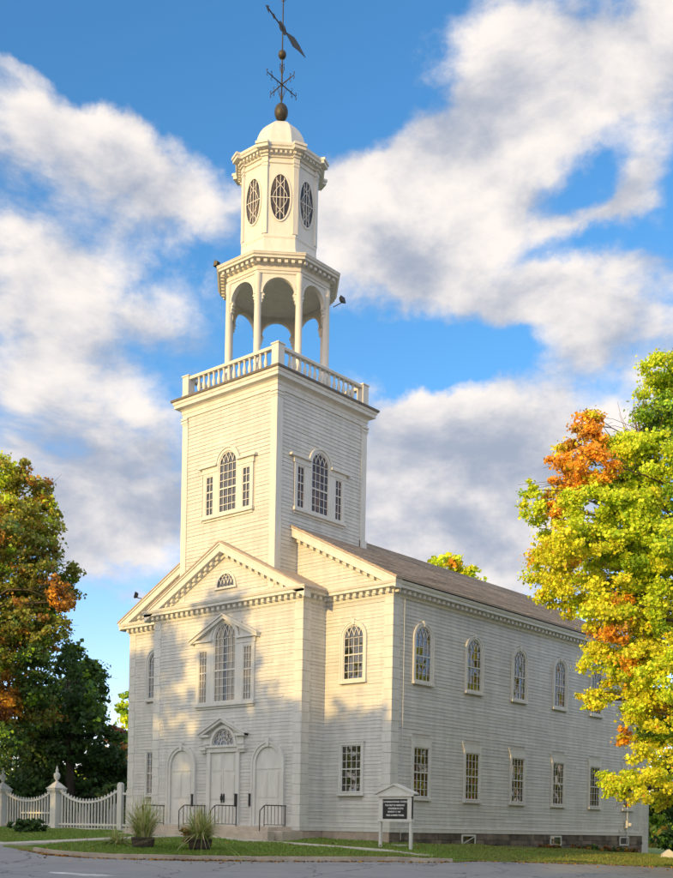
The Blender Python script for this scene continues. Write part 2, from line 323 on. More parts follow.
# footpaths laid in the lawn
def path(name, pts, width, m, lift=.02):
    mb = MB(); P = []
    for i in range(len(pts)-1):
        a, b = Vector(pts[i]), Vector(pts[i+1]); n_ = max(2, int((b-a).length/.7))
        P += [a.lerp(b, k_/n_) for k_ in range(n_)]
    P.append(Vector(pts[-1])); Lf, Rg = [], []
    for i, p in enumerate(P):
        d = (P[min(i+1, len(P)-1)]-P[max(0, i-1)]).normalized(); n_ = Vector((-d.y, d.x))*width/2*(1+rng.uniform(-.06, .06))
        for lst, q in ((Lf, p+n_), (Rg, p-n_)):
            lst.append(Vector((q.x, q.y, ground(q.x, q.y)+lift+.03)))
    for i in range(len(P)-1):
        q = [Lf[i], Lf[i+1], Rg[i+1], Rg[i]]; mb.hexa([p-Vector((0, 0, .3)) for p in q], q)
    return tag(mb.build(name, m), kind='structure')
path('footpath', [(-6.5, -13.5), (-2, -12.4), (-.08, -11.9), (.2, -10.5), (.5, -6.9), (.75, -4.9), (.75, -3.55)], .85, M['concrete'])
path('footpath', [(4.3, -3.75), (6.2, -3.5), (8.3, -3.28), (10.0, -3.04), (12.0, -2.75)], .55, M['concrete'])
path('footpath', [(8.75, -.55), (9.1, 3), (9.3, 8), (9.2, 14), (9.1, 21)], .35, M['concrete'], -.01)
path('forecourt', [(-4.4, -3.62), (4.5, -3.62)], .9, M['concrete'], .0)
# painted arrow marks on the road
mk = MB()
def road_z(x, y): s, t = st(x, y); return h_st(s, t)-drop(t)+.006
def paintpoly(pts):
    m_ = MB(); m_.face([(x, y, road_z(x, y)) for x, y in pts]); return m_
def rp(s, t): return xy(s, t)
a1 = paintpoly([rp(30.95, -7.95), rp(30.75, -7.0), rp(30.55, -6.85), rp(30.6, -6.5), rp(30.1, -5.95), rp(29.75, -6.4), rp(29.9, -6.7), rp(30.15, -7.05), rp(30.65, -7.95)])
tag(a1.build('road_marking', M['paint']), kind='structure')
a2 = paintpoly([rp(27.8, -9.0), rp(27.45, -7.7), rp(26.7, -7.55), rp(26.4, -9.2)]); tag(a2.build('road_marking', M['paint']), kind='structure')

# ------------------------------------------------------------------ the church
W, L, PW, PF, TW, TF = 8.0, 22.2, 4.52, -1.376, 2.85, -1.36
TC = Vector((0, 1.49))
church = thing('church', (0, 10, -.4), 'white clapboard church with a square bell tower, open belfry and domed lantern', 'church'); church['abs'] = 1
FB = Fr((0, 0), (1, 0), (0, -1)); FP = Fr((0, PF), (1, 0), (0, -1)); FS = Fr((W, 0), (0, 1), (1, 0)); FL = Fr((-W, 0), (0, 1), (-1, 0))
FPR = Fr((PW, 0), (0, 1), (1, 0)); FPL = Fr((-PW, 0), (0, 1), (-1, 0)); FK = Fr((0, L), (1, 0), (0, 1))
FT = Fr((0, TF), (1, 0), (0, -1)); FTR = Fr((TW, 0), (0, 1), (1, 0)); FTL = Fr((-TW, 0), (0, 1), (-1, 0)); FTK = Fr((0, TF+2*TW), (1, 0), (0, 1))

def siding(mb, fr, z0, z1, ulo, uhi, opens=(), pitch=.145):
    n = max(1, round((z1-z0)/pitch)); pt = (z1-z0)/n
    for i in range(n):
        a, b = z0+i*pt, z0+(i+1)*pt
        lo = ulo(a) if callable(ulo) else ulo; hi = uhi(a) if callable(uhi) else uhi
        if callable(ulo): lo = ulo(b)
        if callable(uhi): hi = uhi(b)
        iv = [(lo, hi)]
        for op in opens:
            q = op(a, b)
            if q: iv = [p for l, h in iv for p in ((l, min(h, q[0])), (max(l, q[1]), h)) if p[1]-p[0] > .02]
        for l, h in iv:
            u = l
            while u < h-.02:
                e = u+rng.uniform(.7, 3.4)
                if h-e < .5: e = h
                ga = rng.choice((.001, .004, .008, .013)) + rng.uniform(0, .003); ga2 = ga+rng.uniform(-.007, .007)
                w0 = .021+rng.uniform(-.004, .006); w1 = .008
                A, B = a+max(0, ga), a+max(0, ga2); e2 = e-(.004 if e < h else 0)
                mb.cur = 0
                mb.solid([fr.p(u, A, w0), fr.p(e2, B, w0), fr.p(e2, b+.004, w1), fr.p(u, b+.004, w1), fr.p(u, A, .002), fr.p(e2, B, .002)],
                         [(0, 1, 2, 3)])
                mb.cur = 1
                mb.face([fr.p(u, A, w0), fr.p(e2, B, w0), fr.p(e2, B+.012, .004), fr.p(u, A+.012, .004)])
                u = e
    mb.cur = 0
def op_rect(c, hw, z0, z1): return lambda a, b: None if b < z0+.01 or a > z1-.01 else (c-hw, c+hw)
def op_arch(c, hw, z0, zs):
    def f(a, b):
        if b < z0 or a > zs+hw: return None
        q = hw if a < zs else math.sqrt(max(0, hw*hw-(a-zs)**2)); return (c-q, c+q) if q > .03 else None
    return f
def wall_build(core, boards, name='wall', label=None):
    """solid wall behind, clapboards in front, one mesh"""
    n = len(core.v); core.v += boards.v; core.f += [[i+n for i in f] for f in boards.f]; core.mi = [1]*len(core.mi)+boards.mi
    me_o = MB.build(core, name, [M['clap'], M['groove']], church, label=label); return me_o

# openings of every wall: (centre, half width incl. half the casing, bottom, top or spring)
SIDE_Y = [1.963+3.6665*i for i in range(6)]
UPW = (.52, 6.06, 7.75); LOW = (.52, 1.42, 3.42)                     # glass half width, bottom, spring / top
c_ = .07
side_ops = [op_arch(y, UPW[0]+c_, UPW[1]-.1, UPW[2]) for y in SIDE_Y]+[op_rect(y, LOW[0]+c_, LOW[1]-.1, LOW[2]+.42) for y in SIDE_Y]
front_ops = [op_arch(x, UPW[0]+c_, UPW[1]-.1, UPW[2]) for x in (-6.05, 6.07)]+[op_rect(x, LOW[0]+c_, LOW[1]-.1, LOW[2]+.1) for x in (-6.05, 6.05)]
X0 = .10
pav_ops = [op_rect(X0, 1.76, 5.2, 8.15), op_rect(X0, 1.0, 7.9, 8.7), op_rect(X0+.02, .98, 0, 4.0), op_rect(X0, .6, 3.9, 4.4), op_arch(X0+2.69, .82, 0, 2.70), op_arch(X0-2.62, .82, 0, 2.70)]
ZB, ZT = .2, 9.30
# body
core = MB(); core.box(-W, W, 0, L, -.02, 9.5); b = MB()
siding(b, FB, ZB, ZT, PW-.1, W, front_ops); siding(b, FB, ZB, ZT, -W, -PW+.1, front_ops)
siding(b, FS, ZB, ZT, 0, L, side_ops); siding(b, FL, ZB, ZT, 0, L, [], .145); siding(b, FK, ZB, ZT, -W, W, [], .145)
wall_build(core, b)
GS = .506; GZ = 13.98
core = MB(); core.prism(FB, [(-8.0, 9.5), (8.0, 9.5), (8.0, 9.75), (0, GZ-.12), (-8.0, 9.75)], 0, -L); b = MB()
siding(b, FB, 9.76, GZ-.5, lambda z: -(GZ-z)/GS+.3, lambda z: (GZ-z)/GS-.3); siding(b, FK, 9.76, GZ-.5, lambda z: -(GZ-z)/GS+.3, lambda z: (GZ-z)/GS-.3)
wall_build(core, b, 'gable')
# entrance pavilion
core = MB(); core.box(-PW, PW, PF, .5, -.02, 9.5); b = MB()
siding(b, FP, ZB, ZT, -PW, PW, pav_ops); siding(b, FPR, ZB, ZT, PF, .0); siding(b, FPL, ZB, ZT, PF, .0)
wall_build(core, b, 'entrance_pavilion')
PS, PZ = .508, 12.06
core = MB(); core.prism(FP, [(-4.5, 9.5), (4.5, 9.5), (4.5, 9.72), (0, PZ-.12), (-4.5, 9.72)], 0, -1.5); b = MB()
siding(b, FP, 9.75, PZ-.4, lambda z: -(PZ-z)/PS+.3, lambda z: (PZ-z)/PS-.3, [op_arch(.06, .53, 10.3, 10.33)])
wall_build(core, b, 'pediment')
# tower
core = MB(); core.box(-TW, TW, TF, TF+2*TW, 9.9, 18.6); b = MB()
tw_front = [op_rect(.05, 1.62, 13.38, 15.5), op_arch(.05, .66, 13.4, 15.56)]
tw_side = [op_rect(1.30, 1.62, 13.38, 15.5), op_arch(1.30, .66, 13.4, 15.56)]
siding(b, FT, 9.9, 18.1, -TW, TW, tw_front, .16); siding(b, FTR, 9.9, 18.1, TF, TF+2*TW, tw_side, .16)
siding(b, FTL, 9.9, 18.1, TF, TF+2*TW, [], .16); siding(b, FTK, 9.9, 18.1, -TW, TW, [], .16)
wall_build(core, b, 'tower')

# corner boards, quoins, water table
q = MB()
def quoins(fr, u, sgn, z0, z1, wid=(.48, .43)):
    n = round((z1-z0)/.42); d = (z1-z0)/n
    for i in range(n): q.bx(fr, min(u, u-sgn*wid[i % 2]), max(u, u-sgn*wid[i % 2]), z0+i*d+.008, z0+(i+1)*d-.005, .0, .036)
for sets in (((FB, W+.036, 1), (FS, -.0005, -1)), ((FB, -W-.05, -1),), ((FS, L, 1),), ((FP, PW+.036, 1), (FPR, PF+.0005, -1)), ((FP, -PW-.052, -1),)):
    q = MB()
    for s_ in sets: quoins(*s_, .2, ZT)
    q.build('quoins', M['trim'], church, bevel=.012)
q = MB(); BPATH = [(-W, 0), (-PW, 0), (-PW, PF), (PW, PF), (PW, 0), (W, 0), (W, L), (-W, L)]
q.sweep(BPATH, [(-.05, 0), (.058, 0), (.058, .15), (.072, .16), (.072, .19), (.03, .21), (-.05, .21)]); q.build('water_table', M['trim'], church)
PR = .30
for sx in (-1, 1):
    for y0 in (TF, TF+2*TW):
        q = MB(); y_a, y_b = (y0-.055, y0+PR) if y0 == TF else (y0-PR, y0+.055); x_a, x_b = sorted((sx*(TW+.055), sx*(TW-PR)))
        q.box(x_a, x_b, y_a, y_b, 9.95, 17.78)
        for dz, e in ((17.78, .015), (17.86, .045), (17.95, .015), (18.0, .06)):
            q.box(x_a-e*(x_a < 0 and sx < 0) - (0 if sx < 0 else .0), x_b+(e if sx > 0 else 0), y_a-(e if y0 == TF else 0), y_b+(e if y0 != TF else 0), dz, dz+{17.78: .08, 17.86: .09, 17.95: .05, 18.0: .09}[dz])
        if y0 != TF: q.box(x_a, x_b+.05 if sx > 0 else x_b, y_a, y_b+.05, 12.2, 13.0)
        q.build('corner_pilaster', M['trim'], church)

# cornices
def dentils(mb, fr, u0, u1, z0, z1, w0, w1, pitch=.33, wd=.16, slope=0., zc=None):
    n = max(1, round((u1-u0)/pitch)); p = (u1-u0)/n
    for i in range(n):
        u = u0+(i+.5)*p; dz = 0 if not slope else slope*(u)
        a, b_ = u-wd/2, u+wd/2; s_ = slope
        mb.hexa([fr.p(a, z0+s_*a, w0), fr.p(b_, z0+s_*b_, w0), fr.p(b_, z0+s_*b_, w1), fr.p(a, z0+s_*a, w1)], [fr.p(a, z1+s_*a, w0), fr.p(b_, z1+s_*b_, w0), fr.p(b_, z1+s_*b_, w1), fr.p(a, z1+s_*a, w1)])
cn = MB()
cn.sweep(BPATH, [(-.1, 9.20), (.05, 9.20), (.065, 9.31), (.10, 9.31), (.10, 9.45), (.17, 9.47), (.38, 9.49), (.38, 9.59), (.42, 9.62), (.455, 9.71), (.455, 9.735), (-.1, 9.745)])
for fr, a, b_ in ((FB, PW+.2, W+.1), (FB, -W-.1, -PW-.2), (FP, -PW-.1, PW+.1), (FPR, PF-.1, -.1), (FPL, PF-.1, -.1), (FS, -.1, L+.1)): dentils(cn, fr, a, b_, 9.33, 9.468, .09, .27)
cn.build('cornice', M['trim'], church)
def rake(mb, fr, Z, S, half, w, dent_from=0):
    th = .30
    for sg in (-1, 1):
        P = lambda d, x: (sg*x, Z-S*x-d)
        mb.prism(fr, [P(0, 0), P(0, half), P(th, half-.02), P(th, 0)], .02, w)
        mb.prism(fr, [P(-.075, 0), P(-.075, half+.03), P(.0, half+.03), P(.0, 0)], .02, w+.05)
        mb.prism(fr, [P(th, 0), P(th, half-.55), P(th+.17, half-.9), P(th+.17, 0)], .02, .10)
        n = int((half-1.0)/.36)
        for i in range(n):
            u = sg*(.3+i*.36); a, b_ = u-.08, u+.08; lo, hi = th+.14, th
            z = lambda x, d: Z-S*abs(x)-d
            mb.hexa([fr.p(a, z(a, lo), .09), fr.p(b_, z(b_, lo), .09), fr.p(b_, z(b_, lo), .26), fr.p(a, z(a, lo), .26)], [fr.p(a, z(a, hi), .09), fr.p(b_, z(b_, hi), .09), fr.p(b_, z(b_, hi), .26), fr.p(a, z(a, hi), .26)])
for a_ in ((FB, GZ, GS, 8.42, .40), (FP, PZ, PS, 4.92, .38), (FK, GZ, GS, 8.42, .40)): rk = MB(); rake(rk, *a_); rk.build('raking_cornice', M['trim'], church)
# roofs
def gable_roof(name, Z, S, half, y0, y1, th=.07):
    mb = MB()
    for sg in (-1, 1):
        a = [(0, y0, Z), (sg*half, y0, Z-S*half), (sg*half, y1, Z-S*half), (0, y1, Z)]
        mb.hexa([(x, y, z-th) for x, y, z in a], a)
    return mb.build(name, M['roof'], church)
rf = gable_roof('roof', GZ+.16, GS, 8.50, -.47, L+.47); gable_roof('pavilion_roof', PZ+.155, PS, 5.0, PF-.45, .0)
# shingle courses as thin lapped boards on the visible slope
sh = MB()
for i in range(40):
    x1, x0 = 8.50-i*.21, 8.50-(i+1)*.21; Z = GZ+.16
    y = -.46
    while y < L+.46:
        e = min(L+.46, y+rng.uniform(.7, 2.2)); o = .016+rng.uniform(0, .012)
        sh.hexa([(x0, y, Z-GS*x0-.01), (x1+.01, y, Z-GS*x1-.01), (x1+.01, e-.006, Z-GS*x1-.01), (x0, e-.006, Z-GS*x0-.01)], [(x0, y, Z-GS*x0+.004), (x1+.01, y, Z-GS*x1+o), (x1+.01, e-.006, Z-GS*x1+o), (x0, e-.006, Z-GS*x0+.004)])
        y = e
shm = mat('roof_shingle_courses', (.52, .415, .325), .85, (.33, .275, .23), 1.1, .5, 14, (1, 4, 4), isl=.35)
sh.build('shingles', shm, rf)

# foundation
fd = MB(); fd.box(-W+.02, W-.02, .02, L-.02, -1.6, -.001); fd.build('foundation', M['stone'], church)
st_ = MB()
def stonewall(mb, fr, u0, u1, z0, z1):
    z = z1
    while z > z0:
        hh = rng.uniform(.18, .34); u = u0
        while u < u1:
            l = rng.uniform(.35, 1.0); e = min(u1, u+l); mb.bx(fr, u+.008, e-.008, z-hh+.008, z-.006, -.04, .0+rng.uniform(0, .04)); u = e
        z -= hh
stonewall(st_, FS, .0, L, -1.3, -.002)
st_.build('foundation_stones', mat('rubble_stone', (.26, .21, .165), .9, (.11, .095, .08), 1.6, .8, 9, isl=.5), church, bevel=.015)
fd = MB(); fd.box(PW, W+.01, -.035, .3, -1.3, -.003); fd.box(-W-.01, -PW, -.035, .3, -1.3, -.003); fd.box(-PW-.02, PW+.02, PF-.03, .3, -1.3, -.004); fd.build('foundation', M['stone_front'], church)
# low rear wing
rw = MB(); rw.box(-6, W-.1, L, L+.95, -1.6, 6.5); b = MB(); FW2 = Fr((W-.1, 0), (0, 1), (1, 0)); siding(b, FW2, -.95, 6.4, L+.05, L+.95); wall_build(rw, b, 'rear_wing')

# ------------------------------------------------------------------ windows and doors
def arc(c, z, r_, a0, a1, n=14): return [(c+r_*math.cos(R(a0+(a1-a0)*i/n)), z+r_*math.sin(R(a0+(a1-a0)*i/n))) for i in range(n+1)]
def arch_line(c, hw, z0, zs, n=16): return [(c-hw, z0)]+arc(c, zs, hw, 180, 0, n)+[(c+hw, z0)]
def tracery(mb, fr, c, hw, zs, cols, w0, w1, wd=.03):
    """interlacing gothic arcs that spring from each muntin and stop at the arch"""
    for i in range(1, cols):
        u = c-hw+2*hw*i/cols
        for sg in (-1, 1):
            pl = []
            for k_ in range(25):
                a = R(k_*3.75*.95); x = u+sg*hw*1.15*(1-math.cos(a)); z = zs+hw*1.15*math.sin(a)
                if (x-c)**2+(z-zs)**2 > (hw-.01)**2: break
                pl.append((x, z))
            if len(pl) > 1: mb.band(fr, pl, wd, w0, w1)
def add_pane(fr, outline, parent, m='glass', w=.008):
    mb = MB()
    if m == 'clear': mb.face([fr.p(u, z, w+.003) for u, z in outline])
    else: mb.prism(fr, outline, w, w+.006)
    return mb.build('pane', M[m], parent)
def arched_window(fr, c, hw, z0, zs, cols=4, rows=5, mid=3, cas=.13, keystone=True, label=None, sill=True, name='window'):
    mb = MB(); ow = hw+cas
    mb.strip(fr, arch_line(c, ow, z0-.02, zs), arch_line(c, hw, z0-.02, zs), .0, .085)
    mb.strip(fr, arch_line(c, ow+.035, z0-.02, zs), arch_line(c, ow-.03, z0-.02, zs), .0, .11)
    if keystone: mb.prism(fr, [(c-.05, zs+hw-.01), (c+.05, zs+hw-.01), (c+.085, zs+ow+.09), (c-.085, zs+ow+.09)], .0, .13)
    w = mb.build(name, M['trim'], church, label=label)
    add_pane(fr, arch_line(c, hw+.01, z0-.03, zs), w)
    s_ = MB(); hgt = zs-z0
    s_.strip(fr, arch_line(c, hw, z0, zs), arch_line(c, hw-.045, z0, zs), .014, .05)
    s_.bx(fr, c-hw+.045, c+hw-.045, z0, z0+.06, .0145, .049)
    for i in range(1, cols): u = c-hw+2*hw*i/cols; s_.bx(fr, u-.010, u+.010, z0+.06, zs, .015, .04)
    for i in range(1, rows+1):
        z = z0+hgt*i/rows; hh = .026 if i == mid else .010; s_.bx(fr, c-hw+.045, c+hw-.045, z-hh, z+hh, .0165, .055 if i == mid else .0385)
    tracery(s_, fr, c, hw, zs, cols, .016, .039)
    s_.build('sash', M['trim'], w)
    if sill: k_ = MB(); k_.bx(fr, c-ow-.06, c+ow+.06, z0-.14, z0-.02, .0, .15); k_.build('sill', M['trim'], w, bevel=.01)
    return w
def rect_window(fr, c, hw, z0, z1, cols=4, rows=6, cas=.12, lintel=True, label=None, glass='glass', name='window'):
    mb = MB(); ow = hw+cas
    for a, b_ in ((c-ow, c-hw), (c+hw, c+ow)): mb.bx(fr, a, b_, z0-.02, z1+.001, .0, .085)
    mb.bx(fr, c-ow, c+ow, z1+.001, z1+cas, .0, .085)
    if lintel:
        mb.prism(fr, [(c-ow, z1+cas), (c+ow, z1+cas), (c+ow+.13, z1+.40), (c-ow-.13, z1+.40)], .0, .06)
        mb.bx(fr, c-ow-.14, c+ow+.14, z1+.40, z1+.43, .0, .075)
    else: mb.bx(fr, c-ow-.03, c+ow+.03, z1+cas, z1+cas+.04, .0, .11)
    w = mb.build(name, M['trim'], church, label=label)
    add_pane(fr, [(c-hw-.01, z0-.02), (c+hw+.01, z0-.02), (c+hw+.01, z1+.01), (c-hw-.01, z1+.01)], w, glass)
    s_ = MB()
    for a, b_ in ((c-hw, c-hw+.045), (c+hw-.045, c+hw)): s_.bx(fr, a, b_, z0, z1, .014, .05)
    s_.bx(fr, c-hw+.045, c+hw-.045, z0, z0+.06, .0145, .049); s_.bx(fr, c-hw+.045, c+hw-.045, z1-.045, z1, .0145, .049)
    for i in range(1, cols): u = c-hw+2*hw*i/cols; s_.bx(fr, u-.010, u+.010, z0+.06, z1-.045, .015, .04)
    for i in range(1, rows):
        z = z0+(z1-z0)*i/rows; md = i*2 == rows; hh = .028 if md else .010; s_.bx(fr, c-hw+.045, c+hw-.045, z-hh, z+hh, .0165, .056 if md else .0385)
    s_.build('sash', M['trim'], w)
    k_ = MB(); k_.bx(fr, c-ow-.05, c+ow+.05, z0-.13, z0-.02, .0, .14); k_.build('sill', M['trim'], w, bevel=.01)
    return w
for y in SIDE_Y: arched_window(FS, y, *UPW); rect_window(FS, y, *LOW)
arched_window(FB, 6.07, *UPW); rect_window(FB, 6.05, .52, 1.55, 3.45, lintel=False)
arched_window(FB, -6.05, *UPW); rect_window(FB, -6.05, .52, 1.55, 3.55, lintel=False)

def palladian(fr, c, hw, z0, zs, off, shw, sz1, cols, rows, scols, srows, mid, ent, ped=None, glass='glass', curtain=False, cas=.1):
    """tall arched light between two narrow square ones, one frame"""
    so_ = off+shw; mb = MB()
    eb, et, eo = ent
    # field boards between and round the lights
    mb.bx(fr, c-off+shw, c-hw, z0-.02, eb, .0, .075); mb.bx(fr, c+hw, c+off-shw, z0-.02, eb, .0, .075)
    mb.bx(fr, c-so_-cas*1.7, c-so_, z0-.02, eb, .0, .075); mb.bx(fr, c+so_, c+so_+cas*1.7, z0-.02, eb, .0, .075)
    for sg in (-1, 1): mb.bx(fr, min(c+sg*(off-shw), c+sg*so_), max(c+sg*(off-shw), c+sg*so_), sz1, eb, .0, .073)
    for sg in (-1, 1):
        a, b_ = sorted((c+sg*(hw+.07), c+sg*(so_+cas*1.7+.06))); mb.bx(fr, a, b_, eb, et-.09, .0, .10)
        a2, b2 = sorted((c+sg*(hw+.08), c+sg*eo)); mb.bx(fr, a2, b2, et-.09, et, .0, .2)
    mb.strip(fr, arch_line(c, hw+.17, eb, zs), arch_line(c, hw, eb, zs), .0, .09)
    mb.strip(fr, arch_line(c, hw+.20, zs, zs), arch_line(c, hw+.13, zs, zs), .0, .13)
    if ped:
        zt, half, zb = ped
        S = (zt-zb)/half
        for sg in (-1, 1):
            P = lambda x, d: (c+sg*x, zt-S*x-d)
            mb.prism(fr, [P(0, 0), P(half, 0), P(half, .15), P(0, .15)], .0, .24)
            mb.prism(fr, [P(0, -.06), P(half+.04, -.06), P(half+.04, 0), P(0, 0)], .0, .30)
        # tympanum board with the arch cut out
        left = [(c-half+.15, et)]+[(c, zt-.16)]+[p for p in arc(c, zs, hw+.165, 90, 180, 10)]+[(c-hw-.165, et)]
        mb.prism(fr, left, .0, .05); mb.prism(fr, [(2*c-u, z) for u, z in left], .0, .05)
    w = mb.build('palladian_window', M['trim'], church)
    for outl in (arch_line(c, hw+.01, z0-.02, zs), [(c-so_-.01, z0-.02), (c-off+shw+.01, z0-.02), (c-off+shw+.01, sz1+.01), (c-so_-.01, sz1+.01)], [(c+off-shw-.01, z0-.02), (c+so_+.01, z0-.02), (c+so_+.01, sz1+.01), (c+off-shw-.01, sz1+.01)]):
        add_pane(fr, outl, w, glass, .011 if curtain else .008)
        if curtain:
            cu = MB(); us = [p[0] for p in outl]; u0, u1 = min(us), max(us); zt = max(p[1] for p in outl); n = int((u1-u0)/.025)
            cutl = [(u0+(u1-u0)*i/n, .003+.0035*(1+math.sin(i*1.1+math.sin(i*.37)*2))) for i in range(n+1)]
            for i in range(n):
                if u1-u0 > 1 and n*.40 < i < n*.60: continue
                (a, wa), (b_, wb) = cutl[i], cutl[i+1]
                f = lambda u: min(zt, zs+math.sqrt(max(0, hw*hw-(u-c)**2))) if abs(u-c) < hw else sz1
                cu.face([fr.p(a, z0, wa), fr.p(b_, z0, wb), fr.p(b_, f(b_)-.01, wb), fr.p(a, f(a)-.01, wa)])
            cu.build('curtain', M['cloth'], w)
    if curtain:
        dk = MB(); dk.prism(fr, [(c-so_, z0), (c+so_, z0), (c+so_, sz1), (c-so_, sz1)], .0, .002); dk.prism(fr, arch_line(c, hw, sz1, zs), .0, .002); dk.build('window_back', M['board'], w)
    s_ = MB(); s_.strip(fr, arch_line(c, hw, z0, zs), arch_line(c, hw-.05, z0, zs), .019, .055)
    s_.bx(fr, c-hw+.05, c+hw-.05, z0, z0+.06, .0195, .054)
    for i in range(1, cols): u = c-hw+2*hw*i/cols; s_.bx(fr, u-.012, u+.012, z0+.06, zs, .020, .045)
    for i in range(1, rows+1): z = z0+(zs-z0)*i/rows; hh = .032 if i == mid else .015; s_.bx(fr, c-hw+.05, c+hw-.05, z-hh, z+hh, .0215, .0435 if i != mid else .06)
    tracery(s_, fr, c, hw, zs, cols, .021, .044)
    for sg in (-1, 1):
        cc = c+sg*off
        for a, b_ in ((cc-shw, cc-shw+.04), (cc+shw-.04, cc+shw)): s_.bx(fr, a, b_, z0, sz1, .019, .055)
        s_.bx(fr, cc-shw+.04, cc+shw-.04, z0, z0+.05, .0195, .054); s_.bx(fr, cc-shw+.04, cc+shw-.04, sz1-.05, sz1, .0195, .054)
        for i in range(1, scols): u = cc-shw+2*shw*i/scols; s_.bx(fr, u-.014, u+.014, z0+.05, sz1-.05, .020, .045)
        for i in range(1, srows): z = z0+(sz1-z0)*i/srows; hh = .028 if i == mid else .014; s_.bx(fr, cc-shw+.04, cc+shw-.04, z-hh, z+hh, .0215, .0435)
    s_.build('sash', M['trim'], w)
    k_ = MB(); tot = so_+cas*1.7; k_.bx(fr, c-tot-.06, c+tot+.06, z0-.16, z0-.02, .0, .16); k_.bx(fr, c-tot, c+tot, z0-.26, z0-.16, .0, .07); k_.build('sill', M['trim'], w)
    return w
palladian(FP, X0, .66, 5.40, 8.12, 1.36, .25, 7.70, 5, 8, 3, 7, 4, (7.82, 8.12, 2.02), (9.08, 2.05, 8.13), 'clear', True)
palladian(FT, .06, .54, 13.50, 15.56, 1.12, .23, 15.22, 4, 6, 2, 5, 3, (15.34, 15.66, 1.75))
palladian(FTR, 1.30, .55, 13.50, 15.56, 1.21, .22, 15.27, 4, 6, 2, 5, 3, (15.34, 15.66, 1.92), None, 'glass_brown')
# half-round light in the pediment
fan = MB(); fan.strip(FP, arch_line(.06, .62, 10.30, 10.34), arch_line(.06, .52, 10.30, 10.34), 0, .08); fan.bx(FP, -.62, .74, 10.22, 10.30, 0, .12)
fo = fan.build('fanlight', M['trim'], church); add_pane(FP, arch_line(.06, .52, 10.3, 10.34), fo)
s_ = MB()
for i in range(1, 5): u = .06-.52+1.04*i/5; s_.bx(FP, u-.014, u+.014, 10.30, 10.5, .015, .04)
tracery(s_, FP, .06, .52, 10.36, 5, .016, .042, .032); s_.build('sash', M['trim'], fo)

# centre doorway
D0 = X0+.02; ZD = .14
mb = MB()
for a, b_ in ((D0-1.0, D0-.78), (D0+.78, D0+1.0)): mb.bx(FP, a, b_, ZD, 3.26, 0, .10)
mb.bx(FP, D0-1.0, D0+1.0, 3.26, 3.46, 0, .13); mb.bx(FP, D0-1.06, D0+1.06, 3.46, 3.56, 0, .2)
for sg in (-1, 1):
    a, b_ = sorted((D0+sg*.98, D0+sg*1.38)); mb.bx(FP, a, b_, 3.36, 3.56, 0, .22); mb.bx(FP, a+.06, b_-.06, 3.24, 3.36, 0, .15); mb.bx(FP, a, b_, 3.56, 3.60, 0, .27)
    a, b_ = sorted((D0+sg*.76, D0+sg*1.22)); mb.bx(FP, a, b_, 3.62, 3.92, 0, .09)
    a, b_ = sorted((D0+sg*.80, D0+sg*1.42)); mb.bx(FP, a, b_, 3.92, 4.02, 0, .24)
    P = lambda x, d: (D0+sg*x, 4.68-.462*x-d)
    mb.prism(FP, [P(0, 0), P(1.42, 0), P(1.42, .13), P(0, .13)], 0, .25); mb.prism(FP, [P(0, -.05), P(1.46, -.05), P(1.46, 0), P(0, 0)], 0, .31)
    tl = [(D0-1.2, 4.0), (D0, 4.54)]+arc(D0, 3.58, .70, 90, 180, 10)+[(D0-.70, 3.6), (D0-.8, 3.6), (D0-.8, 4.0)]
    mb.prism(FP, tl if sg < 0 else [(2*D0-u, z) for u, z in tl], 0, .05)
mb.strip(FP, arch_line(D0, .80, 3.57, 3.58), arch_line(D0, .68, 3.57, 3.58), 0, .12)
dw_ = mb.build('door_surround', M['trim'], church)
mb = MB(); mb.prism(FP, arch_line(D0, .685, 3.57, 3.58), .008, .014); mb.build('pane', M['glass'], dw_)
s_ = MB()
for k_ in range(1, 6): a = R(180*k_/6); s_.band(FP, [(D0+.2*math.cos(a), 3.58+.2*math.sin(a)), (D0+.52*math.cos(a), 3.58+.52*math.sin(a))], .026, .016, .042)
for r_ in (.2, .66): s_.band(FP, arc(D0, 3.58, r_, 0, 180, 16), .03, .0165, .043)
for k_ in range(6): a = R(180*(k_+.5)/6); s_.band(FP, arc(D0+.5*math.cos(a), 3.58+.5*math.sin(a), .135, 15, 375, 12), .024, .0175, .0435)
s_.build('fan_bars', M['trim'], dw_)
def leaf(fr, u0, u1, z0, z1, panels, name='door', arch=None, parent=None):
    mb = MB()
    if arch: mb.prism(fr, arch_line((u0+u1)/2, (u1-u0)/2, z0, arch), .0, .03)
    else: mb.bx(fr, u0, u1, z0, z1, .0, .03)
    for a, b_, c0, c1 in panels: mb.bx(fr, a, b_, c0, c1, .03, .045); mb.bx(fr, a+.05, b_-.05, c0+.05, c1-.05, .045, .052)
    return mb.build(name, M['trim'], parent or church, bevel=.006)
for sg in (-1, 1):
    a, b_ = sorted((D0+sg*.005, D0+sg*.775)); d = leaf(FP, a, b_, ZD+.02, 3.25, [(a+.1, b_-.1, 2.45, 3.12), (a+.1, b_-.1, 1.25, 2.3), (a+.1, b_-.1, .35, 1.12)])
    k_ = MB(); k_.bx(FP, D0+sg*.07-.03, D0+sg*.07+.03, 1.12, 1.5, .05, .075); k_.tube([FP.p(D0+sg*.07, 1.22, .06), FP.p(D0+sg*.07, 1.24, .12), FP.p(D0+sg*.07, 1.38, .12), FP.p(D0+sg*.07, 1.42, .06)], .014); k_.build('handle', M['iron'], d)
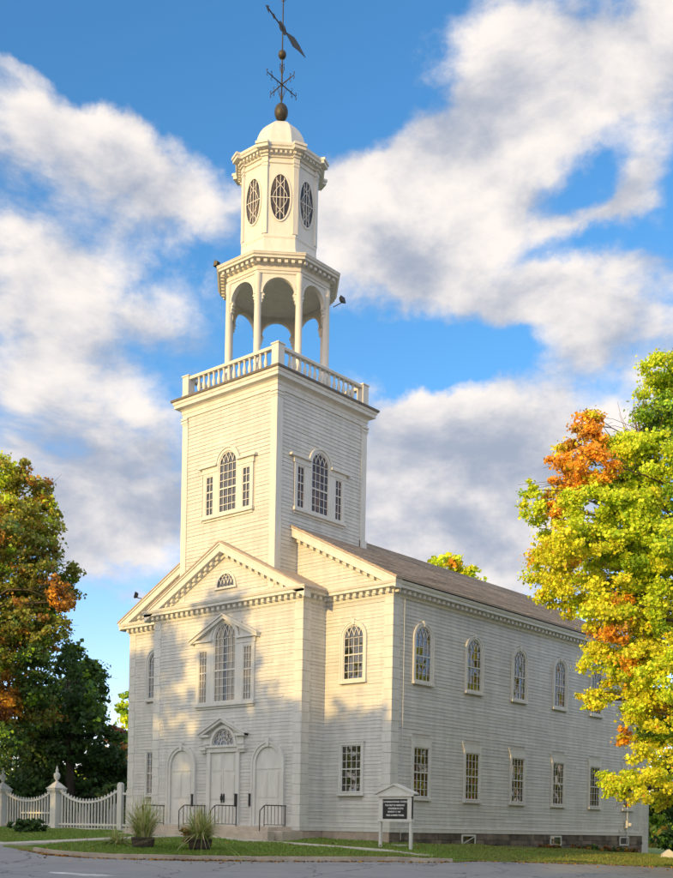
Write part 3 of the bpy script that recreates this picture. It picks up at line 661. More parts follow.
for cx, lb in ((X0+2.69, None), (X0-2.62, None)):
    mb = MB(); mb.strip(FP, arch_line(cx, .90, ZD, 2.70), arch_line(cx, .72, ZD, 2.70), 0, .10); mb.strip(FP, arch_line(cx, .93, ZD, 2.70), arch_line(cx, .86, ZD, 2.70), 0, .14)
    mb.prism(FP, [(cx-.06, 3.40), (cx+.06, 3.40), (cx+.10, 3.76), (cx-.10, 3.76)], 0, .17)
    ds = mb.build('door_surround', M['trim'], church)
    d = leaf(FP, cx-.715, cx+.715, ZD+.02, 3.4, [(cx-.58, cx-.05, 1.32, 2.4), (cx+.05, cx+.58, 1.32, 2.4), (cx-.58, cx-.05, .35, 1.16), (cx+.05, cx+.58, .35, 1.16)], arch=2.70)
    k_ = MB(); k_.bx(FP, cx-.71, cx+.71, 2.50, 2.56, .03, .05); k_.build('door_rail', M['trim'], d)
for x in (-1.70, D0+.88, X0+1.74):
    k_ = MB(); k_.bx(FP, x-.045, x+.045, .98, 1.46, .10, .19); k_.bx(FP, x-.055, x+.055, 1.46, 1.49, .10, .205); k_.bx(FP, x-.03, x+.03, .94, .98, .10, .17); k_.build('wall_lantern', M['iron'], church)

# steps
sp = MB(); sp.box(-4.25, 4.15, -2.78, PF-.031, -.55, .13); sp.build('step', M['granite'], church, bevel=.015)
sp = MB(); sp.box(-4.4, 4.5, -3.16, -2.781, -.6, -.045); sp.build('step', M['granite'], church, bevel=.015)
sp = MB(); sp.box(4.17, 4.75, -2.6, PF-.032, -.55, -.03); sp.build('step', M['granite'], church, bevel=.02)
# basement vents on the long wall
for y in (5.45, 12.85, 20.0):
    k_ = MB(); fr = FS; z0, z1 = -.52, -.05
    for a, b_, c0, c1 in ((y-.52, y-.44, z0, z1), (y+.44, y+.52, z0, z1), (y-.44, y+.44, z0, z0+.07), (y-.44, y+.44, z1-.07, z1)): k_.bx(fr, a, b_, c0, c1, -.03, .06)
    wv = k_.build('basement_window', M['trim'], church); p = MB(); p.bx(fr, y-.44, y+.44, z0+.07, z1-.07, -.02, .045); p.build('pane', M['board'] if y > 15 else M['glass'], wv)
    if y < 10: p = MB(); p.band(fr, [(y-.42, z0+.09), (y+.42, z1-.09)], .03, .046, .06); p.build('brace', M['trim'], wv)

# ------------------------------------------------------------------ tower top
sq = [(-TW, TF), (TW, TF), (TW, TF+2*TW), (-TW, TF+2*TW)]
tc = MB(); tc.sweep(sq, [(-.3, 18.09), (.06, 18.09), (.06, 18.26), (.085, 18.28), (.085, 18.42), (.16, 18.48), (.33, 18.52), (.33, 18.66), (.37, 18.69), (.39, 18.80), (-.3, 18.80)])
tc.build('tower_cornice', M['trim'], church)
tc = MB(); tc.sweep(sq, [(-.5, 18.801), (.44, 18.801), (.45, 18.89), (-.5, 18.95)]); tc.box(-TW+.4, TW-.4, TF+.4, TF+2*TW-.4, 18.6, 18.93); tc.build('flashing', M['flash'], church)
bl = MB(); BH = 2.74
corn = [(-BH, TC.y-BH), (BH, TC.y-BH), (BH, TC.y+BH), (-BH, TC.y+BH)]
bl.sweep(corn, [(-.13, 18.94), (.15, 18.94), (.15, 19.08), (.11, 19.12), (-.09, 19.12), (-.13, 19.08)])
bl.sweep(corn, [(-.11, 19.80), (.12, 19.80), (.14, 19.90), (.12, 19.93), (-.11, 19.93), (-.13, 19.9)])
balu = bl.build('balustrade', M['trim'], church)
first = {}
for x, y in corn:
    if 'post' not in first:
        p = MB(); p.box(-.19, .19, -.19, .19, 0, 1.0); p.box(-.225, .225, -.225, .225, 1.0, 1.06); p.box(-.21, .21, -.21, .21, 0, .2); po = p.build('post', M['trim'], balu, bevel=.01); first['post'] = po
    else: po = first['post'].copy(); C.objects.link(po); po.parent = balu
    po.location = (x, y, 18.935)
for (x0, y0), (x1, y1) in zip(corn, corn[1:]+corn[:1]):
    for i in range(14):
        f = (i+1)/15; f = .07+f*.86
        if 'bal' not in first:
            p = MB(); p.lathe((0, 0, 0), [(.075, 0), (.075, .05), (.05, .07), (.055, .10), (.088, .22), (.082, .30), (.045, .46), (.04, .56), (.06, .60), (.045, .62), (.072, .65), (.072, .69)], 12); bo = p.build('baluster', M['trim'], balu, smooth=40); first['bal'] = bo
        else: bo = first['bal'].copy(); C.objects.link(bo); bo.parent = balu
        bo.location = (x0+(x1-x0)*f, y0+(y1-y0)*f, 19.115)
def octo(r_): return [(TC.x+r_*math.cos(R(-112.5+45*i)), TC.y+r_*math.sin(R(-112.5+45*i))) for i in range(8)]
def oframe(ap, k_): a = R(-90+45*k_); return Fr((TC.x+ap*math.cos(a), TC.y+ap*math.sin(a)), (-math.sin(a), math.cos(a)), (math.cos(a), math.sin(a)))
RB = 2.30; AB = RB*math.cos(R(22.5)); HB = RB*math.sin(R(22.5))
bf = MB(); bf.sweep(octo(RB-.02), [(-.35, 18.93), (.2, 18.93), (.2, 19.12), (-.35, 19.12)]); bf.build('belfry_base', M['trim'], church); bf = MB()
# entablature, dentil course and cornice of the belfry
bf.sweep(octo(RB-.02), [(-.16, 23.70), (.10, 23.70), (.10, 23.80), (.14, 23.82), (.14, 24.0), (.20, 24.03), (.20, 24.14), (.28, 24.16), (.50, 24.18), (.50, 24.26), (.56, 24.30), (.58, 24.38), (-.16, 24.42)])
for k_ in range(8):
    fr = oframe(AB-.02, k_); dentils(bf, fr, -HB-.15, HB+.15, 24.03, 24.15, .19, .42, .29, .15)
    hwa, zc = .68, 22.86; e = HB-.1
    # arched panel between the columns
    P1 = [(-e, 23.71)]+[(-e, zc)]+arc(0, zc, hwa, 180, 90, 10)+[(0, 23.71)]
    bf.prism(fr, P1, -.10, .06); bf.prism(fr, [(-u, z) for u, z in P1], -.10, .06)
    bf.strip(fr, arc(0, zc, hwa+.09, 180, 0, 18), arc(0, zc, hwa, 180, 0, 18), -.12, .10)
    for sg in (-1, 1):                                               # scalloped brackets below the spring of the arch
        pr = [(sg*hwa*.99, zc+.12), (sg*(hwa-.05), zc), (sg*(hwa-.09), zc-.06), (sg*(hwa+.0), zc-.13), (sg*(hwa-.05), zc-.2), (sg*(hwa+.03), zc-.27), (sg*(hwa+.0), zc-.36), (sg*(hwa+.09), zc-.44), (sg*e, zc-.5), (sg*e, zc+.12)]
        bf.prism(fr, pr, -.09, .055)
belf = bf.build('belfry', M['trim'], church)
ce = MB(); pts = octo(RB-.15); ce.solid([(x, y, 23.72) for x, y in pts]+[(x, y, 23.78) for x, y in pts], [tuple(range(8)), tuple(range(8, 16))]+[(i, (i+1) % 8, 8+(i+1) % 8, 8+i) for i in range(8)]); ce.build('ceiling', M['trim'], belf)
for x, y in octo(RB):
    if 'col' not in first:
        p = MB(); p.lathe((0, 0, 0), [(.2, 0), (.2, .12), (.165, .16), (.15, .3), (.15, 2.5), (.14, 4.2), (.155, 4.23), (.155, 4.6)], 14); cobj = p.build('column', M['trim'], belf, smooth=30); first['col'] = cobj
    else: cobj = first['col'].copy(); C.objects.link(cobj); cobj.parent = belf
    cobj.location = (x, y, 19.11)
fl = MB(); pts = octo(RB+.1); fl.solid([(x, y, 18.92) for x, y in pts]+[(x, y, 19.02) for x, y in pts], [tuple(range(8)), tuple(range(8, 16))]+[(i, (i+1) % 8, 8+(i+1) % 8, 8+i) for i in range(8)]); fl.build('belfry_floor', M['flash'], belf)
br = MB(); o1, o2 = octo(RB+.62), octo(1.7)
br.solid([(x, y, 24.40) for x, y in o1]+[(x, y, 24.62) for x, y in o2]+[(x, y, 24.37) for x, y in o1], [(i, (i+1) % 8, 8+(i+1) % 8, 8+i) for i in range(8)]+[(i, (i+1) % 8, 16+(i+1) % 8, 16+i) for i in range(8)]+[tuple(range(16, 24))]); br.build('belfry_roof', M['trim'], belf)
# lantern
RL = 1.74; AL = RL*math.cos(R(22.5)); HL = RL*math.sin(R(22.5))
lt = MB()
lt.sweep(octo(RL), [(-.35, 24.45), (.13, 24.45), (.13, 24.75), (.06, 25.05), (.02, 25.5), (.05, 25.56), (.05, 25.66), (0, 25.7), (0, 28.72), (.05, 28.75), (.05, 28.85), (0, 28.88), (0, 29.2), (-.35, 29.2)])
LCOR = [(-.2, 28.98), (.06, 28.98), (.08, 29.05), (.14, 29.08), (.14, 29.17), (.32, 29.2), (.32, 29.28), (.37, 29.33), (.38, 29.43), (-.2, 29.50)]
lt.sweep(octo(RL), LCOR)
for k_ in range(8): dentils(lt, oframe(AL, k_), -HL-.05, HL+.05, 29.07, 29.18, .13, .25, .2, .1)
for x, y in octo(RL):                                               # corner pilasters with the cornice broken out over them
    a = math.atan2(y-TC.y, x-TC.x); fr = Fr((x, y), (-math.sin(a), math.cos(a)), (math.cos(a), math.sin(a)))
    for u0, u1, z0, z1, w1_ in ((-.12, .12, 25.7, 28.75, .035), (-.14, .14, 28.6, 28.7, .055), (-.14, .14, 28.75, 28.98, .06), (-.17, .17, 28.98, 29.08, .12), (-.2, .2, 29.08, 29.2, .2), (-.27, .27, 29.2, 29.34, .42), (-.29, .29, 29.34, 29.45, .47)): lt.bx(fr, u0, u1, z0, z1, -.25, w1_)
lant = lt.build('lantern', M['trim'], church)
for k_ in range(8):
    fr = oframe(AL, k_); zc, a_, b_ = 27.27, .42, .98
    el_ = lambda s, t=0: [((a_+s)*math.cos(R(i*9)), zc+(b_+s)*math.sin(R(i*9))) for i in range(40)]
    ow = MB(); ow.strip(fr, el_(.07), el_(0), .0, .05, closed=True)
    ins = lambda u, z: (u/a_)**2+((z-zc)/b_)**2 < .98
    for f in (lambda s: (-.16+.0*s, s), lambda s: (.0, s), lambda s: (.16, s)): pl = [f(-1+i*.05) for i in range(41)]; ow.band(fr, [(u, zc+z) for u, z in pl if ins(u, zc+z)], .026, .012, .036)
    ow.bx(fr, -a_, a_, zc-.016, zc+.016, .013, .038)
    for sg in (-1, 1):
        for ph, am in ((0, .30), (1, .30)):
            pl = [(sg*(am*math.cos(math.pi*(z/b_)*.9+ph*math.pi/1)), zc+z) for z in np.linspace(-1, 1, 40)]
            run = []
            for p_ in pl:
                if ins(*p_): run.append(p_)
                else:
                    if len(run) > 1: ow.band(fr, run, .024, .014+.001*ph, .037+.001*ph)
                    run = []
            if len(run) > 1: ow.band(fr, run, .024, .0145+.001*ph, .0375+.001*ph)
    oo = ow.build('oval_window', M['trim'], church); p = MB(); p.prism(fr, el_(.01), .004, .010); p.build('pane', M['glass_blue'], oo)
dm = MB(); rd = 1.18
dm.lathe((TC.x, TC.y, 0), [(1.95, 29.44), (1.6, 29.62), (1.30, 29.70), (1.30, 29.95), (1.22, 30.0)]+[(1.19*math.cos(R(a)), 30.0+1.43*math.sin(R(a))) for a in (4, 14, 24, 34, 44, 54, 64, 73, 81, 87)], 8, R(22.5)); dm.build('dome', M['trim'], church)
# weathervane
wv = MB(); X, Y = TC
wv.lathe((X, Y, 0), [(.07, 31.35), (.07, 31.5), (.04, 31.55), (.038, 33.5), (.03, 35.0), (.026, 37.9), (.004, 38.05)], 10)
vane = wv.build('weathervane', M['vane'], church, smooth=40)
for zc, rr, rz in ((31.97, .305, .395), (34.54, .18, .20)):
    b_ = MB(); b_.lathe((X, Y, zc), [(max(.01, rr*math.cos(R(a))), rz*math.sin(R(a))) for a in range(-90, 91, 10)], 20); b_.build('ball', M['vane'], vane, smooth=60)
def flatcurve(mb, p0, d, pts, rad=.016): mb.tube([Vector(p0)+d*u+Vector((0, 0, v)) for u, v in pts], rad, 6)
ar = MB()
for d in ((RT*-.58-FW*.78), (RT*.55-FW*.62), (RT*.58+FW*.78), (RT*-.52+FW*.66)):
    L_ = d.length; d = d.normalized(); o = (X, Y, 33.22)
    ar.tube([Vector(o), Vector(o)+d*L_], [.03, .02], 6)
    for sg in (-1, 1):
        flatcurve(ar, o, d, [(L_*.60+.0, 0), (L_*.70, sg*.06), (L_*.78, sg*.15), (L_*.74, sg*.20), (L_*.68, sg*.17)], .014)
        flatcurve(ar, o, d, [(L_-.04, 0), (L_+.05, sg*.05), (L_+.06, sg*.13), (L_-.01, sg*.14)], .015)
    flatcurve(ar, o, d, [(.05, -.7), (.09, -.55), (.2, -.3), (.34, -.05)], .012)
    flatcurve(ar, o, d, [(.04, .8), (.14, .86), (.17, .74), (.1, .68), (.05, .5)], .012)
ar.build('compass_arms', M['vane'], vane)
vd = (RT*.43+FW*.86).normalized(); fr = Fr((X, Y, 35.72), (vd.x, vd.y), (-vd.y, vd.x)); bn = MB()
bn.prism(fr, [(.22, .0), (.5, .10), (1.05, .27), (1.5, .22), (2.15, .04), (1.5, -.06), (.95, -.2), (.5, -.07)], -.012, .012)
bn.tube([fr.p(-1.3, .03), fr.p(.4, .0)], .03, 6)
for q_ in (-.15, .12): bn.prism(fr, arc(q_, .0, .2, 0, 330, 12), -.012, .012)
bn.prism(fr, [(-.95, .02), (-.8, .14), (-.62, .02), (-.8, -.1)], -.012, .012)
bn.prism(fr, [(-1.5, .03), (-1.22, .19), (-1.28, .03), (-1.22, -.13)], -.012, .012); bn.build('vane', M['vane'], vane)
tp = MB()
for d in (RT, -RT, FW, -FW): flatcurve(tp, (X, Y, 37.0), d, [(0, -.12), (.12, 0), (.22, .16), (.17, .24), (.1, .18)], .014)
tp.build('finial', M['vane'], vane)

# fittings on the walls
k_ = MB(); k_.bx(FS, 19.97, 20.33, .40, .75, .06, .24); k_.bx(FS, 19.93, 20.37, .75, .78, .06, .27); k_.tube([FS.p(20.15, .76, .12), FS.p(20.15, 5, .12), FS.p(20.15, 8.9, .12)], .025); k_.tube([FS.p(20.15, .4, .12), FS.p(20.15, .1, .12), FS.p(20.15, -.4, .12)], .025); k_.lathe(FS.p(20.15, .58, .28), [(.09, -.08), (.1, 0), (.09, .08)], 12); k_.bx(FS, 19.4, 19.56, .18, .34, .06, .18); k_.build('electric_meter', M['metal'], church)
k_ = MB(); k_.tube([FS.p(.62, 9.2, .09), FS.p(.62, 6, .09), FS.p(.62, -.3, .09)], .012, 6); k_.build('lightning_cable', M['metal'], church)
def floodlight(p, d, label):
    t = thing('floodlight', p, label, 'floodlight', 'small black floodlights on the church eaves'); t.rotation_euler = (0, 0, math.atan2(d[1], d[0]))
    a = MB(); a.tube([(-.45, 0, -.1), (0, 0, -.02), (.0, 0, .06)], .022, 6); a.build('bracket', M['iron'], t)
    a = MB(); f2_ = Fr((0, 0, 0), (0, 1), (1, 0)); a.hexa([(-.05, -.1, .0), (-.05, .1, .0), (-.09, .1, .17), (-.09, -.1, .17)], [(.12, -.16, -.04), (.12, .16, -.04), (.05, .16, .24), (.05, -.16, .24)]); a.build('lamp_head', M['iron'], t, bevel=.01)
floodlight((-2.75, .35, 25.54), (-1, -.1), 'black floodlight standing out from the left tip of the belfry eave')
floodlight((2.80, 2.62, 23.11), (1, .1), 'black floodlight standing out from the right tip of the belfry eave')
floodlight((-7.02, -.5, 10.88), (-.7, -.7), 'black floodlight at the left end of the main gable eave')

# ------------------------------------------------------------------ railings on the steps
def railing_mesh():
    def F(y, z): return (0, y, z)
    fr_ = MB(); fr_.tube([F(-1.45, .85), F(-2.62, .85), F(-2.72, .82), F(-2.95, .62), F(-2.95, -.28)], .022, 8); fr_.tube([F(-2.70, .82), F(-2.70, 0)], .018, 6); fr_.tube([F(-1.5, .08), F(-2.70, .08)], .014, 6); fr_.tube([F(-1.5, .85), F(-1.5, 0)], .018, 6)
    bars = []
    for i in range(1, 6):
        b_ = MB(); y = -1.5-1.2*i/6; b_.tube([F(y, .08), F(y, .85)], .011, 6); bars.append(b_)
    return fr_, bars
for x, lb in ((3.85, 'black iron handrail on the steps, right of the right arched door'), (1.02, 'black iron handrail just right of the pedimented double door'), (-.92, 'black iron handrail just left of the pedimented double door'), (-3.6, 'black iron handrail at the left end of the steps, behind the planters')):
    if 'rail' not in first:
        t = thing('handrail', (x, 0, .13), lb, 'handrail', 'black iron handrails on the church steps'); a, bars = railing_mesh(); a.build('rail', M['iron'], t, smooth=50)
        for b_ in bars: b_.build('baluster', M['iron'], t)
        first['rail'] = t
    else:
        src = first['rail']; t = src.copy(); C.objects.link(t); t.location = (x, 0, .13); t['label'] = lb
        for ch in list(src.children): c2 = ch.copy(); C.objects.link(c2); c2.parent = t

# ------------------------------------------------------------------ notice board
SX0, SX1, SY = 8.66, 10.14, -1.4
sg_ = thing('notice_board', (9.4, SY, ground(9.4, SY)), 'white gabled notice board with black letter panel standing on two posts', 'notice board'); sg_['abs'] = 1
F1 = Fr((9.4, SY), (1, 0), (0, -1)); hw = .74
for s1 in (-1, 1):
    p = MB(); x = 9.4+s1*(hw-.03); p.box(x-.05, x+.05, SY-.05, SY+.05, ground(x, SY)-.3, 1.36); p.build('post', M['trim'], sg_, bevel=.006)
p = MB(); p.bx(F1, -hw-.06, hw+.06, .40, .50, -.08, .09); p.bx(F1, -hw-.02, -hw+.16, .50, 1.24, -.07, .08); p.bx(F1, hw-.16, hw+.02, .50, 1.24, -.07, .08); p.bx(F1, -hw-.02, hw+.02, 1.24, 1.34, -.07, .08); p.bx(F1, -hw+.16, hw-.16, .50, 1.24, -.06, .03)
fm = p.build('frame', M['trim'], sg_, bevel=.006)
p = MB(); p.prism(F1, [(-hw-.16, 1.36), (hw+.16, 1.36), (hw+.16, 1.42), (0, 1.76), (-hw-.16, 1.42)], -.10, .11)
for s1 in (-1, 1): p.prism(F1, [(0, 1.76), (s1*(hw+.2), 1.41), (s1*(hw+.2), 1.46), (0, 1.82)], -.14, .17)
p.bx(F1, -hw-.16, hw+.16, 1.34, 1.40, -.12, .15); p.build('gable_roof', M['trim'], sg_)
p = MB(); p.bx(F1, -hw+.165, hw-.165, .505, 1.235, .03, .045); pnl = p.build('panel', M['board'], sg_)
def text(body, x, z, size, parent, w=.05):
    cu = bpy.data.curves.new('letters', 'FONT'); cu.body = body; cu.size = size; cu.align_x = 'CENTER'; cu.align_y = 'CENTER'; cu.extrude = .002; cu.offset = .0025
    tmp = bpy.data.objects.new('letters', cu); C.objects.link(tmp)
    me = bpy.data.meshes.new_from_object(tmp.evaluated_get(bpy.context.evaluated_depsgraph_get())); bpy.data.objects.remove(tmp)
    me.transform(Matrix.Translation(F1.p(x, z, w)) @ Matrix.Rotation(R(90), 4, 'X')); me.materials.clear(); me.materials.append(M['letter'])
    o = bpy.data.objects.new('letters', me); C.objects.link(o); o.parent = parent; return o
for body, z, s_, x in (('CONGREGATIONAL CHURCH', 1.14, .088, .0), ('THE FIRST IN VERMONT', 1.01, .085, -.02), ('FOUNDED IN 1762', .89, .085, .02), ('SUNDAY 11 AM', .77, .085, -.05), ('FREE SUMMER TOURS', .64, .085, .0)): text(body, x, z, s_, pnl)

# ------------------------------------------------------------------ picket fence
FY = .4; FF = Fr((0, FY), (1, 0), (0, -1))
fence = thing('picket_fence', (-14.38, FY, ground(-14.38, FY)), 'white picket fence with swooping top and urn posts left of church', 'fence'); fence['abs'] = 1
for x in (-19.40, -14.38, -24.4):
    gz = ground(x, FY)-.1; p = MB()
    p.box(x-.27, x+.27, FY-.27, FY+.27, gz, .12); p.box(x-.235, x+.235, FY-.235, FY+.235, .12, 1.72)
    for e, a, b_ in ((.29, 1.72, 1.80), (.36, 1.80, 1.90), (.40, 1.90, 1.95)): p.box(x-e, x+e, FY-e, FY+e, a, b_)
    p.hexa([(x-.36, FY-.36, 1.95), (x+.36, FY-.36, 1.95), (x+.36, FY+.36, 1.95), (x-.36, FY+.36, 1.95)], [(x-.13, FY-.13, 2.22), (x+.13, FY-.13, 2.22), (x+.13, FY+.13, 2.22), (x-.13, FY+.13, 2.22)])
    po = p.build('post', M['trim'], fence, bevel=.01)
    p = MB(); p.lathe((x, FY, 2.2), [(.13, 0), (.13, .06), (.06, .10), (.06, .14), (.15, .26), (.17, .42), (.15, .50), (.07, .55), (.06, .60), (.085, .66), (.06, .72), (.04, .80), (.015, .92)], 14); p.build('urn', M['trim'], po, smooth=40)
p = MB(); x = -9.08; p.box(x-.17, x+.17, FY-.09, FY+.09, -.4, 2.0); p.prism(FF, [(x-.17, 2.0)]+arc(x, 2.0, .17, 180, 0, 10)+[(x+.17, 2.0)], -.09, .09); p.build('end_post', M['trim'], fence)
def swoop(x0, x1, zend0, zend1, sag):
    def f(x):
        u = (x-x0)/(x1-x0); e = zend0+(zend1-zend0)*u; return sag+(e-sag)*abs(2*u-1)**2.2
    return f
for x0, x1, z0, z1, sag, gate in ((-14.11, -9.30, 1.86, 1.75, 1.20, 0), (-19.12, -14.65, 1.78, 1.86, 1.28, 1), (-24.1, -19.68, 1.8, 1.8, 1.28, 0), (-8.86, -8.05, 1.62, 1.72, 1.6, 0)):
    f = swoop(x0, x1, z0, z1, sag); p = MB(); n = round((x1-x0)/.25); sp = (x1-x0)/n
    for i in range(1, n):
        x = x0+i*sp; zt = f(x)+.13; zb = .0 if x > -14 else -.08; w_ = .034
        p.box(x-w_, x+w_, FY-w_, FY+w_, zb-.1, zt); p.hexa([(x-w_, FY-w_, zt), (x+w_, FY-w_, zt), (x+w_, FY+w_, zt), (x-w_, FY+w_, zt)], [(x-.006, FY-.006, zt+.06), (x+.006, FY-.006, zt+.06), (x+.006, FY+.006, zt+.06), (x-.006, FY+.006, zt+.06)])
    top = [(x0+(x1-x0)*i/24, f(x0+(x1-x0)*i/24)) for i in range(25)]
    p.band(FF, top, .10, -.055, .055); lo = .02 if not gate else -.05
    p.bx(FF, x0, x1, lo, lo+.10, -.053, .053); p.bx(FF, x0, x1, lo-.24, lo-.14, -.051, .051)
    if gate: p.bx(FF, x0+1.6, x1-.3, .60, .68, -.05, .05)
    p.build('picket_panel' if not gate else 'gate', M['trim'], fence)

# ------------------------------------------------------------------ vegetation
def tint_mesh(name, V, F_n, cols, m):
    """V: (n,k,3) polygons, one colour each"""
    n, k_ = V.shape[:2]; me = bpy.data.meshes.new(name); me.vertices.add(n*k_); me.vertices.foreach_set('co', V.reshape(-1).astype(np.float32))
    me.loops.add(n*k_); me.loops.foreach_set('vertex_index', np.arange(n*k_, dtype=np.int32)); me.polygons.add(n)
    me.polygons.foreach_set('loop_start', np.arange(0, n*k_, k_, dtype=np.int32)); me.update(calc_edges=True)
    a = me.color_attributes.new('tint', 'FLOAT_COLOR', 'POINT'); c4 = np.ones((n, k_, 4), np.float32); c4[:, :, :3] = cols[:, None, :]; a.data.foreach_set('color', c4.reshape(-1))
    me.materials.append(m); return me
SHAPE = np.array([(0, -.55, .06), (.34, -.22, -.06), (.5, .12, -.12), (0, .58, .04), (-.5, .12, -.12), (-.34, -.22, -.06)])
def leaves(P, size, cols, g_, up=.6, shape=SHAPE, out=None):
    n = len(P); nz = g_.normal(size=(n, 3))*(.75 if out is not None else 1); nz[:, 2] += up
    if out is not None: nz += out
    nz = nz; nz /= np.linalg.norm(nz, axis=1)[:, None]
    t = g_.normal(size=(n, 3)); t -= nz*(t*nz).sum(1)[:, None]; t /= np.linalg.norm(t, axis=1)[:, None]; b_ = np.cross(nz, t)
    s_ = (size*g_.uniform(.5, 1.35, n))[:, None, None]
    return P[:, None, :]+s_*(shape[None, :, 0:1]*t[:, None]+shape[None, :, 1:2]*b_[:, None]+shape[None, :, 2:3]*nz[:, None])
PAL = {'g': (.25, .40, .03), 'd': (.075, .135, .032), 'y': (.60, .59, .03), 'l': (.50, .59, .03), 'o': (.68, .33, .03), 'b': (.18, .075, .035), 'r': (.38, .20, .035), 'k': (.052, .098, .028), 'v': (.22, .225, .04), 'm': (.31, .30, .035)}
def crown_mesh(lobes, size, seed, per=650, clump=.34, mix=.18, fill=.5, up=.25):
    g_ = np.random.default_rng(seed); Ps, Cs, Os = [], [], []; keys = list(PAL)
    for (x, y, z, r_, c) in lobes:
        n = int(per*r_*r_*(.22/size)**2); nc = max(6, int(11*r_*r_+8)); d = g_.normal(size=(nc, 3)); d /= np.linalg.norm(d, axis=1)[:, None]
        rad = r_*(fill+(1-fill)*g_.uniform(0, 1, nc)**.6)*g_.uniform(.75, 1.12, nc); cc = d*rad[:, None]*np.array([1, 1, .85])
        idx = g_.integers(0, nc, n); sp_ = g_.uniform(.6, 1.3, nc)[idx][:, None]*clump*max(.55, r_**.5)
        P = cc[idx]+g_.normal(size=(n, 3))*sp_*np.array([.62, .62, .38]); Ps.append(P+np.array([x, y, z])); q3 = P/r_; q3 /= np.maximum(.3, np.linalg.norm(q3, axis=1))[:, None]; Os.append(q3*.75)
        base_ = np.array([PAL[c]]*nc)
        al = {'m': 'vvlr', 'y': 'llyyo', 'l': 'gyll', 'g': 'lgd', 'o': 'yor', 'd': 'dkg', 'k': 'kd', 'b': 'bdr', 'r': 'rob', 'v': 'vgdvr'}[c]
        for i in range(nc):
            if g_.random() < mix*2: base_[i] = PAL[al[g_.integers(0, len(al))]]
        cf = base_[idx]; pick = g_.random(n) < .16; cf[pick] = np.array([PAL[q_] for q_ in al])[g_.integers(0, len(al), pick.sum())]; Cs.append(cf*g_.uniform(.75, 1.2, (n, 1)))
    P = np.concatenate(Ps); Cc = np.concatenate(Cs); return tint_mesh('crown', leaves(P, size, g_=g_, cols=Cc, up=up, out=np.concatenate(Os)), 6, Cc, M['leaf'])
def limb_path(a, b_, g_, sag=.0, n=6):
    a, b_ = Vector(a), Vector(b_); pts = []
    for i in range(n+1):
        f = i/n; p = a.lerp(b_, f); p.z += (math.sin(f*math.pi)*.08-sag*f*f*.0)*(b_-a).length; p += Vector(g_.normal(size=3))*.05*(b_-a).length*f*(1-f)*2; pts.append(p)
    return pts
def limbs_mesh(lobes, zt, r0, seed, twigs=4, lean=(0, 0)):
    g_ = np.random.default_rng(seed); tr = MB(); hmax = max(l[2] for l in lobes)
    N = 9; axis = [Vector((lean[0]*f*f+.12*math.sin(f*5), lean[1]*f*f+.1*math.cos(f*4)-.1, -.3+f*(hmax*.86+.3))) for f in [i/N for i in range(N+1)]]
    tr.tube(axis, [r0*(1.35 if i == 0 else 1)*(1-.9*(i/N)**.9)+.02 for i in range(N+1)], 10)
    lm = MB()
    for x, y, z, r_, c in lobes:
        za = max(zt, min(z-.25*math.hypot(x, y), hmax*.8)); f = min(1, max(0, (za+.3)/(hmax*.86+.3))); i = min(N-1, int(f*N)); a = axis[i].lerp(axis[i+1], f*N-i)
        d = (Vector((x, y, z))-a).length; rr = max(.016, min(r0*.4*(1-f*.6), .016*d+.008)); p = limb_path(a, (x, y, z), g_); lm.tube(p, [rr*(1-.75*k_/6) for k_ in range(7)], 6)
        for k_ in range(twigs):
            q_ = p[3+int(g_.integers(0, 4))]; e = Vector((x, y, z))+Vector(g_.normal(size=3))*r_*.62; lm.tube(limb_path(q_, e, g_, n=3), [rr*.3, rr*.22, rr*.14, .006], 5)
    return tr, lm
def tree(name, loc, lobes, size, seed, label, group=None, per=650, r0=.3, zt=2., clump=.34, mix=.18, rotz=0., fill=.5, twigs=4, cat='tree', up=.25):
    t = thing(name, loc, label, cat, group, rotz); tr, lm = limbs_mesh(lobes, zt, r0, seed, twigs)
    tk = tr.build('trunk', M['bark'], t, smooth=60); lm.build('limbs', M['bark'], t, smooth=60)
    cr = bpy.data.objects.new('crown', crown_mesh(lobes, size, seed+1, per, clump, mix, fill, up)); C.objects.link(cr); cr.parent = t
    return t
def dup(src, loc, rotz, label, sc=1., name=None):
    t = src.copy(); C.objects.link(t); t.location = loc; t.rotation_euler = (0, 0, rotz); t.scale = (sc, sc, sc); t['label'] = label
    for ch in list(src.children): c2 = ch.copy(); C.objects.link(c2); c2.parent = t
    return t
def round_lobes(seed, h0, h1, rad, n, pal, lob=(1.0, 1.9)):
    g_ = random.Random(seed); out = []
    for i in range(n):
        f = (i+.5)/n; z = h0+(h1-h0)*f; e = rad*math.sin(math.pi*min(1, .16+.84*(1-f)**.8)) if f > .25 else rad*(.62+.38*f/.25)
        e = rad*(1-(abs(f-.38)/.66)**2.2) if f > .38 else rad*(.55+.45*f/.38)
        a = i*2.399+g_.uniform(-.4, .4); q_ = e*g_.uniform(.35, 1.)
        out.append((q_*math.cos(a), q_*math.sin(a), z+g_.uniform(-.5, .5), g_.uniform(*lob), g_.choice(pal)))
    return out
